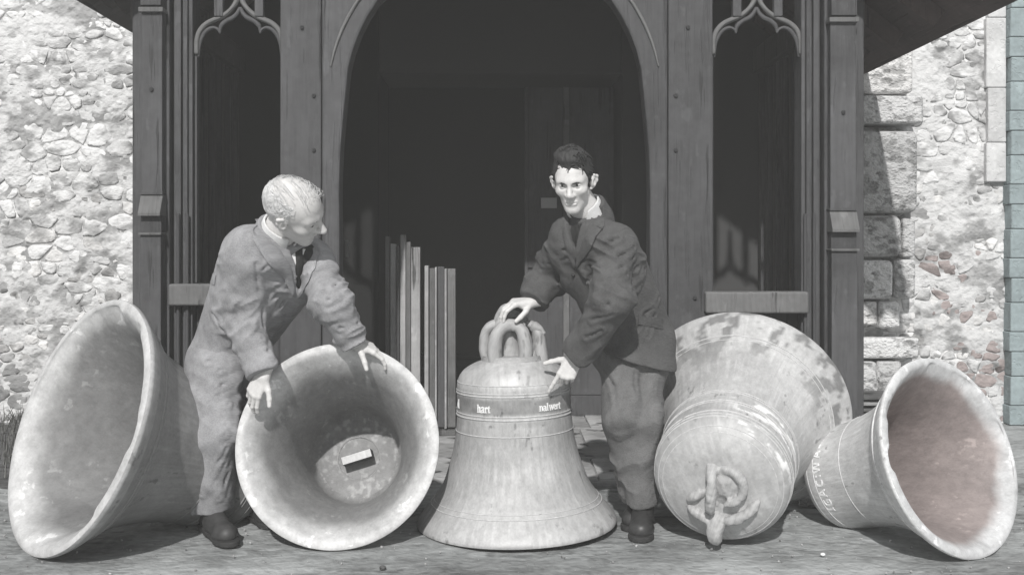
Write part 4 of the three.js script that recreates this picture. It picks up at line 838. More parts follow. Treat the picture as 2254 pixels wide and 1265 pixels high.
function shoe(heel, toe, s) {                             // field of a leather shoe on the ground and its sole
  const d = toe.clone().sub(heel).setY(0), L = d.length(); d.normalize(); const x = V(d.z, 0, -d.x), at = (l, h, k = 0) => heel.clone().setY(h).addScaledVector(d, l * L).addScaledVector(x, k);
  const up = blend([rc(at(0.12, 0.045), at(0.4, 0.05), 0.036, 0.04), rc(at(0.4, 0.045), at(0.88, 0.036), 0.042, 0.034), rc(at(0.78, 0.034, 0.012), at(0.78, 0.034, -0.012), 0.036), rc(at(0.14, 0.06), at(0.18, 0.12), 0.036, 0.04), rc(at(0.22, 0.1), at(0.6, 0.055), 0.034, 0.03)], 0.03);
  const foot = blend([rc(at(0.08, 0), at(0.4, 0), 0.036, 0.036), rc(at(0.4, 0), at(0.85, 0), 0.038, 0.043), rc(at(0.85, 0), at(0.95, 0), 0.043, 0.036)], 0.02);
  const flat = (x, y, z) => foot(x, 0, z);
  return { up: (x, y, z) => smax(up(x, y, z) + 0.0015 * Math.max(0, Math.sin((x * d.x + z * d.z) * 90)) * (y < 0.07 ? 1 : 0), 0.02 - y, 0.004), sole: (x, y, z) => smax(flat(x, y, z) - 0.004, Math.abs(y - 0.011) - 0.011, 0.004), pts: [at(0, 0), at(1, 0), at(0.2, 0.15)] };
}
function eyes(P, o, fr, s, look) {
  for (const sx of [-1, 1]) {
    const e = part('eye', new THREE.SphereGeometry(0.0127 * s, 20, 14), mat('eye white', grey(0.4), { roughness: 0.3 }), P), c = toWorld(V(sx * 0.031, 0.012, 0.0715), o, fr, s); e.position.copy(c);
    const d = look.clone().normalize(), ir = part('iris', new THREE.SphereGeometry(0.0072 * s, 14, 10), mat('iris', grey(0.03), { roughness: 0.15 }), e); ir.position.copy(d.multiplyScalar(0.0078 * s));
  }
}
function man(o) {
  const P = thing('person', o.label, 'person', [0, 0, 0]), J = o.j, hf = frame(o.face, o.headUp ?? UP), hs = o.hs;
  const head = headField(o.head), headW = local(head, J.head, hf, hs), skull = toWorld(V(0, -0.045, -0.025), J.head, hf, hs), jawBack = toWorld(V(0, -0.06, -0.0), J.head, hf, hs);
  const neck = blend([rc(skull, J.neck, 0.056 * hs, 0.062), rc(jawBack, mix(J.neck, J.chest, 0.12), 0.045 * hs, 0.055)], 0.02);
  const headAll = (x, y, z) => smin(headW(x, y, z), neck(x, y, z), 0.014);
  // one continuous body: head and neck finely, trunk and limbs under the clothes, hands finely
  const inner = blend([rc(J.neck, J.chest, 0.045, 0.09), rc(J.chest, J.pelvis, 0.09, 0.09), rc(J.shR, J.shL, 0.04), rc(J.shR, J.elR, 0.04, 0.032), rc(J.elR, J.wrR, 0.032, 0.024), rc(J.shL, J.elL, 0.04, 0.032), rc(J.elL, J.wrL, 0.032, 0.024), rc(J.hipR, J.kneeR, 0.06, 0.045), rc(J.kneeR, J.anR, 0.045, 0.035), rc(J.hipL, J.kneeL, 0.06, 0.045), rc(J.kneeL, J.anL, 0.045, 0.035), rc(J.hipR, J.hipL, 0.06)], 0.03);
  const [bl, bh] = bounds(Object.values(J), 0.1); bh.y = Math.max(J.shR.y, J.shL.y) + 0.07;
  const [hl, hh] = bounds([J.head, toWorld(V(0, 0.13, 0), J.head, hf, hs), toWorld(V(0, -0.12, 0.06), J.head, hf, hs), toWorld(V(0, 0, 0.12), J.head, hf, hs), toWorld(V(0, 0.04, -0.1), J.head, hf, hs), toWorld(V(0.09, 0, -0.02), J.head, hf, hs), toWorld(V(-0.09, 0, -0.02), J.head, hf, hs), J.neck], 0.03);
  const hr = makeHand(J.wrR, ...o.handR), hl2 = makeHand(J.wrL, ...o.handL);
  part('body', mergeGeometries([surf(headAll, hl, hh, 0.003, 6), surf(inner, bl, bh, 0.014, 6), hr.g, hl2.g]), o.skin, P);
  if (o.look) eyes(P, J.head, hf, hs, o.look);
  o.hair(P, head, hf, hs);
  // jacket
  const c = o.jac, shm = (k) => mix(J.shR, J.shL, k);
  const torso = blend([rc(mix(J.shR, J.chest, 0.22), mix(J.hipR, J.pelvis, 0.25).add(V(0, 0.05, 0)), c.side[0], c.side[1]), rc(mix(J.shL, J.chest, 0.22), mix(J.hipL, J.pelvis, 0.25).add(V(0, 0.05, 0)), c.side[0], c.side[1]), rc(J.chest, J.pelvis, c.mid[0], c.mid[1]), rc(J.shR, J.shL, 0.066), rc(mix(J.neck, J.chest, 0.1), J.chest, 0.07, 0.11),
    rc(mix(J.hipR, J.pelvis, 0.2), mix(J.hipR, J.kneeR, c.skirt), c.side[1], c.side[1] + 0.01), rc(mix(J.hipL, J.pelvis, 0.2), mix(J.hipL, J.kneeL, c.skirt), c.side[1], c.side[1] + 0.01)], 0.06);
  const armR = blend([rc(J.shR, J.elR, c.arm[0], c.arm[1]), rc(J.elR, mix(J.elR, J.wrR, 0.93), c.arm[1], c.arm[2])], 0.03), armL = blend([rc(J.shL, J.elL, c.arm[0], c.arm[1]), rc(J.elL, mix(J.elL, J.wrL, 0.93), c.arm[1], c.arm[2])], 0.03);
  const cuffR = plane(mix(J.elR, J.wrR, 0.97), J.wrR.clone().sub(J.elR).normalize()), cuffL = plane(mix(J.elL, J.wrL, 0.97), J.wrL.clone().sub(J.elL).normalize());
  const rawTorso = torso;
  const collarHole = rc(mix(J.neck, skull, 0.9), mix(J.neck, J.chest, 0.02), 0.066 * hs, 0.062);
  const wedge = o.makeWedge ? o.makeWedge(hit(torso, ...o.apexPx)) : o.wedge, hem = plane(c.hem[0], c.hem[1]);
  let jf = (x, y, z) => {
    let t = torso(x, y, z); t = smax(t, -collarHole(x, y, z), 0.012);
    t = smax(t, hem(x, y, z), 0.008);
    const w = wedge(x, y, z); t = smax(t, -w, 0.004);
    if (c.vent) t = smax(t, -c.vent(x, y, z), 0.006);
    return smin(smin(t, smax(armR(x, y, z), cuffR(x, y, z), 0.006), 0.02), smax(armL(x, y, z), cuffL(x, y, z), 0.006), 0.02);
  };
  const crease = (f, lists) => {                            // pressed folds, each a groove between two soft ridges
    const gr = lists.map(([r, ...pts]) => { const q = pts.map(([x, y]) => hit(f, x, y)), [lo, hi] = bounds(q, 0.04); return { lo, hi, r, f: blend(q.slice(1).map((p, i) => rc(q[i], p, i ? r * 0.62 : 0.0012, i === q.length - 2 ? 0.0012 : r * 0.62)), 0.004) }; });
    return (x, y, z) => { let d = f(x, y, z); if (d > 0.03 || d < -0.04) return d; for (const g of gr) if (x > g.lo.x && x < g.hi.x && y > g.lo.y && y < g.hi.y && z > g.lo.z && z < g.hi.z) { const e = g.f(x, y, z); if (e < 0.035) { d -= 0.0045 * Math.max(0, 1 - Math.abs(e - 0.014) / 0.014) ; d = smax(d, -e, 0.012); } } return d; };
  };
  const jBase = crease(jf, o.jCreases);
  const jFold = clothField(jBase, o.jFolds, c.rough, 3.3);
  const [jl, jh] = bounds([J.neck, J.shR, J.shL, J.elR, J.elL, J.wrR, J.wrL, J.hipR, J.hipL, mix(J.hipR, J.kneeR, 0.5)], 0.19);
  part('jacket', surf(jFold, jl, jh, 0.0065, 3), o.jacketM, P);
  // what shows inside the open front
  const shirt = (x, y, z) => smax(rawTorso(x, y, z) + 0.014, plane(mix(J.chest, J.pelvis, 0.75), J.pelvis.clone().sub(J.chest).normalize())(x, y, z), 0.01);
  const shirtHole = (x, y, z) => smax(shirt(x, y, z), -collarHole(x, y, z) - 0.008, 0.006);
  part(o.innerName, surf(clothField(shirtHole, [], 0.006, 8), jl, jh, 0.011, 3), o.innerM, P);
  // shirt collar standing round the neck
  const nAx = skull.clone().sub(J.neck).normalize(), c0 = mix(J.neck, skull, -0.1), colR = (x, y, z) => { const d = neck(x, y, z) - 0.009, h = plane(c0, nAx)(x, y, z); return Math.max(Math.abs(d) - 0.0045, -h - 0.03, h - o.collarH); };
  const cw = o.collarGap; part('shirt_collar', surf((x, y, z) => smax(colR(x, y, z), -cw(x, y, z), 0.003), J.neck.clone().subScalar(0.15), J.neck.clone().addScalar(0.15), 0.004, 6), o.shirtM, P);
  // jacket collar
  const jc = (x, y, z) => { const d = neck(x, y, z) - 0.02, h = plane(c0, nAx)(x, y, z); return smax(smax(Math.abs(d) - 0.008, Math.max(-h - 0.06, h - o.jcH), 0.005), -o.jcGap(x, y, z), 0.005); };
  part('jacket_collar', surf(clothField(jc, [], 0.004, 5), J.neck.clone().subScalar(0.18), J.neck.clone().addScalar(0.16), 0.0055, 3), o.jacketM, P);
  // trousers
  const t = o.tr, leg = (h, k, a, r) => blend([rc(h, k, r[0], r[1]), rc(k, a, r[1], r[2])], 0.04);
  const lR = leg(J.hipR, J.kneeR, J.anR, t.r), lL = leg(J.hipL, J.kneeL, J.anL, t.r), seat = blend([rc(J.hipR, J.hipL, t.r[0] + 0.012), rc(J.pelvis, mix(J.hipR, J.hipL, 0.5), t.r[0] + 0.015)], 0.05), hR = plane(J.anR, V(0.1, -1, -0.1).normalize()), hL = plane(J.anL, V(0, -1, -0.1).normalize());
  const tf2 = (x, y, z) => smin(smin(smax(lR(x, y, z), hR(x, y, z), 0.006), smax(lL(x, y, z), hL(x, y, z), 0.006), 0.018), seat(x, y, z), 0.05);
  const [tl, th] = bounds([J.pelvis, J.hipR, J.hipL, J.kneeR, J.kneeL, J.anR, J.anL], 0.15);
  part('trousers', surf(clothField(crease(tf2, o.tCreases), o.tFolds, t.rough, 9.1), tl, th, 0.0085, 3), o.trouserM, P);
  for (const [heel, toe] of o.shoes) {
    const s = shoe(heel, toe, 1), [a, b] = bounds(s.pts, 0.08);
    const so = part('shoe', surf(s.up, a, b, 0.005, 6), o.shoeM, P); part('sole', surf(s.sole, a, b, 0.005, 6), o.soleM, so);
  }
  return { P, jFold, shirt: shirtHole, hf, hs, J, neck };
}
// broken canons on the fourth bell, lumped and rough as they were snapped off
{
  const L = (ang, r) => [Math.cos(ang) * r, Math.sin(ang) * r], tU = thetaOf(bell4.B, V(0.1, 1, 0)), at = (a, r, y) => { const [x, z] = L(tU - a, r); return [x, y, z]; };
  const cast4 = mat('cast bronze broken crown', grey(0.56), { map: T.bell, bumpMap: T.bellB, bumpScale: 0.002, roughness: 0.55 });
  const chains = [
    [[at(0.3, 0.09, -0.005), at(0.35, 0.075, 0.024), at(0.55, 0.035, 0.044), at(2.3, 0.025, 0.05), at(2.85, 0.06, 0.045), at(2.95, 0.085, 0.03)], [0.016, 0.017, 0.016, 0.018, 0.015, 0.009]],
    [[at(-0.05, 0.085, 0.0), at(-0.5, 0.1, 0.014), at(-0.95, 0.106, 0.02), at(-1.4, 0.098, 0.022), at(-1.9, 0.076, 0.026), at(-2.5, 0.056, 0.026)], [0.011, 0.014, 0.018, 0.014, 0.015, 0.012]],
    [[at(-1.75, 0.15, -0.006), at(-2.05, 0.142, 0.008), at(-2.45, 0.13, 0.014), at(-2.9, 0.128, 0.012)], [0.011, 0.013, 0.017, 0.013]],
    [[at(-3.1, 0.12, 0.0), at(-3.12, 0.15, 0.014), at(-3.14, 0.178, 0.024), at(-3.1, 0.2, 0.024)], [0.026, 0.027, 0.026, 0.02]],
    [[at(1.95, 0.07, 0.0), at(2.05, 0.1, 0.004), at(2.1, 0.125, 0.0)], [0.015, 0.011, 0.006]],
    [[at(2.35, 0.14, -0.002), at(2.6, 0.135, 0.006), at(2.9, 0.135, 0.008)], [0.011, 0.012, 0.011]],
  ];
  const yc = 1.64 * 0.93 * 0.462, lump = blend([ell(V(0, yc - 0.012, 0), V(0.125, 0.02, 0.125)), ell(V(at(-1.1, 0.045, 0)[0], yc, at(-1.1, 0.045, 0)[2]), V(0.066, 0.03, 0.066)), ...chains.flatMap(([pts, rad]) => { const cv = new THREE.CatmullRomCurve3(pts.map(([x, y, z]) => V(x, yc + 0.005 + y, z))), N = 10, Rr = (t) => { const q = t * (rad.length - 1), k = Math.min(rad.length - 2, Math.floor(q)); return lerp(rad[k], rad[k + 1], q - k) * 0.9; }; return Array.from({ length: N }, (_, k) => rc(cv.getPoint(k / N), cv.getPoint((k + 1) / N), Rr(k / N), Rr((k + 1) / N))); })], 0.016);
  part('broken_canons', surf((x, y, z) => { const q = lump(x, y, z); return q > 0.04 ? q : q - 0.011 * (fbm(x * 34 + 3, y * 34, z * 34, 3) - 0.5); }, V(-0.25, yc - 0.05, -0.25), V(0.25, yc + 0.13, 0.25), 0.004, 1.6), cast4, bell4.B);
}

// ------------------------------------------------------------------ the two men
const wedgeField = (apex, up, side, n, slope, skew = 0, back = 0.1) => (x, y, z) => { const a = x - apex.x, b = y - apex.y, c = z - apex.z, u = a * up.x + b * up.y + c * up.z, s = a * side.x + b * side.y + c * side.z - skew * u, f = a * n.x + b * n.y + c * n.z; return Math.max((Math.abs(s) - slope * u) * 0.9, -u, -(f + back)); };
const strand = (x, y, z, s) => 0.006 * (fbm(x * 70 + s, y * 16, z * 26, 3) - 0.5) + 0.004 * (fbm(x * 150 + s, y * 40, z * 60, 2) - 0.5);
function hairPart(P, o, hf, hs, f, m, name = 'hair') {
  const [a, b] = bounds([toWorld(V(-0.1, -0.08, -0.13), o, hf, hs), toWorld(V(0.1, 0.16, 0.1), o, hf, hs), toWorld(V(0.1, -0.08, -0.13), o, hf, hs), toWorld(V(-0.1, 0.16, 0.1), o, hf, hs), toWorld(V(-0.1, 0.16, -0.13), o, hf, hs), toWorld(V(0.1, 0.16, -0.13), o, hf, hs)], 0.01);
  part(name, surf(local(f, o, hf, hs), a, b, 0.003, 8), m, P);
}
// single combed locks over the scalp
function locks(P, o, hf, hs, keep, count, len, comb, lift, rad, m, seed, name) {
  const r = rng(seed), list = [], c = V(0, 0.042, -0.018), ax = V(0.0745, 0.084, 0.094);
  for (let i = 0, t = 0; i < count && t < count * 12; t++) {
    const u = V(r() * 2 - 1, r() * 2 - 1, r() * 2 - 1); if (u.lengthSq() > 1 || u.lengthSq() < 0.05) continue; u.normalize();
    const p = c.clone().add(u.clone().multiply(ax)); if (keep(p.x, p.y, p.z) > 0) continue; i++;
    const n = u.clone().divide(ax).normalize(), d = comb(p).add(V(r() - 0.5, r() - 0.5, r() - 0.5).multiplyScalar(0.5)); d.addScaledVector(n, -d.dot(n)).normalize();
    const L = len * (0.6 + 0.8 * r()), h = lift(p) * (0.6 + 0.8 * r()), pts = [p.clone().addScaledVector(n, 0.002), p.clone().addScaledVector(d, L * 0.35).addScaledVector(n, h), p.clone().addScaledVector(d, L * 0.75).addScaledVector(n, h * 0.9 - L * 0.1), p.clone().addScaledVector(d, L).addScaledVector(n, h * 0.4 - L * 0.26)];
    const k = rad * (0.6 + 0.8 * r()); list.push(sweep(pts.map((q) => toWorld(q, o, hf, hs)), [k, k, k * 0.8, k * 0.2], 6, 5));
  }
  part(name ?? 'hair_locks', mergeGeometries(list), m, P);
}
function brows(P, o, hf, hs, m, r, lift = 0) {
  for (const s of [-1, 1]) {
    const f = blend([rc(V(s * 0.015, 0.0295 + lift, 0.0915), V(s * 0.03, 0.0315 + lift, 0.0875), r * 0.9, r), rc(V(s * 0.03, 0.0315 + lift, 0.0875), V(s * 0.049, 0.0285 + lift, 0.074), r, r * 0.4)], 0.004);
    const [a, b] = bounds([toWorld(V(s * 0.014, 0.03, 0.09), o, hf, hs), toWorld(V(s * 0.05, 0.03, 0.075), o, hf, hs)], 0.016);
    part('eyebrow', surf(local((x, y, z) => f(x, y, z) - 0.4 * strand(x, y, z, 2), o, hf, hs), a, b, 0.0016, 8), m, P);
  }
}
const curlRest = [[0.35, 0.4, 0.3], [0.4, 0.45, 0.3], [0.45, 0.5, 0.35], [0.5, 0.5, 0.35]];
{
  // older man: grey hair, pale overalls, stooping over the second bell
  const j = {
    head: W(648, 467, 4.03), neck: W(600, 530, 4.13), chest: W(572, 600, 4.2), pelvis: W(500, 765, 4.33),
    shR: W(545, 548, 4.05), shL: W(690, 575, 4.25), elR: W(535, 700, 4.15), wrR: W(578, 824, 4.08), elL: W(724, 664, 4.09), wrL: W(780, 751, 4.16),
    hipR: W(474, 800, 4.25), hipL: W(538, 800, 4.41), kneeR: W(474, 955, 4.16), anR: W(469, 1118, 4.24), kneeL: W(548, 935, 4.4), anL: W(562, 1110, 4.5),
  };
  const n = V(0.84, -0.3, 0.45).normalize(), up = j.neck.clone().sub(j.pelvis).normalize(), side = up.clone().cross(n).normalize(), nn = side.clone().cross(up).normalize();
  const cloth = M.cloth('pale overall cloth', new THREE.Color().setRGB(0.46, 0.46, 0.474)), apex = W(640, 655, 4.02);
  const hairM = mat('grey hair', grey(0.78), { map: T.hair, roughness: 0.7 });
  const m = man({
    label: 'older grey haired man in pale overalls stooping over the bell with both hands on it', j, face: V(0.9, -0.43, 0.02), headUp: V(0.29, 0.65, 0.69), hs: 1.12, head: { ear: 0.4, gaunt: 1, nose: 1.35, lid: 0.001 }, look: V(0.8, -0.55, 0.3),
    skin: mat('skin', new THREE.Color().setRGB(0.74, 0.73, 0.72), { map: T.skin, roughness: 0.55 }),
    hair(P, head, hf, hs) {
      const cap = ell(V(0, 0.04, -0.022), V(0.0785, 0.0885, 0.1)), keep = (x, y, z) => Math.min(Math.max(z - 0.045 + 0.4 * Math.abs(x), 0.075 - y), Math.max(z - 0.012, 0.012 - y), Math.max(z + 0.026, -0.05 - y), Math.max(z - 0.02, 0.04 - y));
      const side = (x, y, z) => Math.min(Math.max(z - 0.008 - 0.25 * (y - 0.02), 0.008 - y, y - 0.085), Math.max(z + 0.026, -0.052 - y, y - 0.09));
      hairPart(P, this.j.head, hf, hs, (x, y, z) => smax(cap(x, y, z) + 0.001 - strand(x, y, z, 7) - 0.008 * smooth(0.03, -0.05, y) * smooth(-0.02, -0.08, z), side(x, y, z) + 0.03 * (fbm(x * 50, y * 30, z * 40, 3) - 0.5), 0.006), hairM);
      locks(P, this.j.head, hf, hs, (x, y, z) => side(x, y, z) - 0.004, 320, 0.028, (p) => V(0, -0.3 + 0.6 * Math.sin(p.y * 90), -0.9), () => 0.007, 0.0007, hairM, 71);
      locks(P, this.j.head, hf, hs, (x, y, z) => Math.max(0.078 - y, z - 0.062, -0.1 - z), 170, 0.042, (p) => V(0.6, 0.15, -0.6 + 0.7 * Math.sin(p.x * 50)), (p) => 0.006 + 0.014 * smooth(0.02, 0.06, p.z), 0.0006, hairM, 73, 'thin_hair');
      brows(P, this.j.head, hf, hs, mat('grey brow', grey(0.3), { roughness: 0.9 }), 0.0032);
    },
    handR: [V(-0.42, -0.9, 0.02), V(-0.3, 0.16, 0.94), true, { curl: [[0.3, 0.45, 0.3], [0.38, 0.5, 0.35], [0.46, 0.55, 0.4], [0.52, 0.55, 0.4]], thumb: [[0.72, 0.68, -0.05], [0.52, 0.84, -0.1], [0.44, 0.9, -0.1]] }],
    handL: [V(0.86, -0.42, -0.28), V(0.38, 0.86, 0.34), false, { curl: [[0.2, 0.45, 0.35], [0.25, 0.5, 0.4], [0.3, 0.5, 0.4], [0.35, 0.5, 0.4]], thumb: [[0.72, 0.62, -0.3], [0.62, 0.62, -0.48], [0.5, 0.6, -0.6]] }],
    jac: { side: [0.115, 0.1], mid: [0.125, 0.098], arm: [0.073, 0.069, 0.058], skirt: 0.0, rough: 0.007, hem: [mix(j.pelvis, mix(j.hipR, j.hipL, 0.5), 0.7), V(0.1, -1, 0).normalize()] },
    jFolds: [folds(j.shR, j.elR, 0.1, 1.1, 11, 0.011, 1.2, 1), folds(j.elR, j.wrR, -0.1, 0.95, 14, 0.013, 0.8, 2), folds(j.shL, j.elL, 0.1, 1.1, 11, 0.012, 1.1, 3), folds(j.elL, j.wrL, -0.1, 0.95, 11, 0.012, 0.8, 4), folds(j.chest, j.pelvis, 0.1, 1, 7, 0.012, 1.6, 5)],
    apexPx: [652, 648], makeWedge: (p) => wedgeField(p, up, side, nn, 0.36, 0, 0.07), innerName: 'waistcoat', innerM: M.cloth('dark waistcoat', grey(0.05)), jacketM: cloth, shirtM: mat('white shirt', grey(0.8), { map: T.skin, roughness: 0.9 }),
    jCreases: [[0.007, [578, 591], [596, 576], [613, 574]], [0.008, [583, 669], [612, 645], [635, 621]], [0.009, [562, 580], [571, 678], [577, 721]], [0.006, [526, 736], [565, 721]], [0.007, [520, 769], [574, 747]], [0.006, [530, 791], [587, 773]], [0.006, [500, 655], [545, 668]], [0.006, [505, 700], [540, 712]], [0.007, [733, 631], [757, 617]], [0.007, [722, 660], [765, 647]], [0.007, [744, 700], [783, 682]], [0.006, [748, 721], [787, 713]], [0.008, [600, 690], [640, 640]], [0.005, [470, 690], [492, 720], [500, 755]]],
    tCreases: [[0.008, [455, 797], [522, 787]], [0.008, [482, 815], [528, 800]], [0.008, [486, 849], [519, 830]], [0.007, [480, 871], [515, 852]], [0.008, [428, 956], [496, 936]], [0.008, [435, 982], [494, 955]], [0.007, [465, 1070], [491, 1020]], [0.007, [444, 1085], [496, 984]], [0.006, [440, 905], [500, 890]], [0.006, [480, 1095], [500, 1040]]],
    collarH: 0.1, collarGap: wedgeField(j.neck.clone().addScaledVector(nn, 0.02).addScaledVector(up, -0.02), up, side, nn, 0.35, 0, -0.01), jcH: 0.08, jcGap: wedgeField(j.neck.clone().addScaledVector(up, -0.1), up, side, nn, 0.6, 0, -0.03),
    tr: { r: [0.104, 0.084, 0.082], rough: 0.008 }, trouserM: cloth,
    tFolds: [folds(j.hipR, j.kneeR, 0.0, 1.1, 9, 0.014, 1.2, 11), folds(j.kneeR, j.anR, -0.1, 1, 9, 0.015, 1.3, 12), folds(j.hipL, j.kneeL, 0, 1.1, 14, 0.018, 1, 13), folds(j.kneeL, j.anL, -0.1, 1, 14, 0.018, 1, 14)],
    shoes: [[W(452, 1140, 4.31).setY(0), W(506, 1188, 4.03).setY(0)], [W(556, 1140, 4.48).setY(0), W(600, 1160, 4.3).setY(0)]], shoeM: mat('worn black leather', grey(0.075), { map: T.cloth, roughness: 0.55 }), soleM: mat('sole', grey(0.03), { roughness: 0.8 }),
  });
  const { P, jFold, shirt } = m, A = (x, y, d) => W(x, y, d);
  const H = (f, list) => list.map(([x, y]) => hit(f, x, y)), cam = V(-0.1, 0.1, 1).normalize();
  part('lapel', laid(jFold, H(jFold, [[583, 478], [588, 510], [612, 545], [640, 585], [650, 640]]), H(jFold, [[556, 480], [560, 528], [588, 575], [622, 606], [646, 652]]), cam, 0.012), cloth, P);
  part('lapel', laid(jFold, H(jFold, [[690, 545], [678, 575], [664, 612], [654, 645]]), H(jFold, [[702, 556], [694, 590], [678, 622], [657, 658]]), cam, 0.007), cloth, P);
  part('shirt_front', laid(shirt, H(shirt, [[636, 548], [648, 590]]), H(shirt, [[672, 548], [660, 594]]), cam, 0.006), mat('white shirt front', grey(0.8), { roughness: 0.9 }), P);
  part('tie', laid(shirt, H(shirt, [[652, 546], [653, 580], [652, 636]]), H(shirt, [[667, 546], [668, 580], [664, 636]]), cam, 0.012), M.cloth('dark tie', grey(0.04)), P);
  const seam = (a, b) => part('waist_tab', laid(jFold, a, b, V(-0.35, 0, 0.94), 0.004, 4, 6), cloth, P);
  seam([W(484, 600, 4.15), W(500, 604, 4.12)], [W(480, 622, 4.16), W(496, 626, 4.13)]);
}
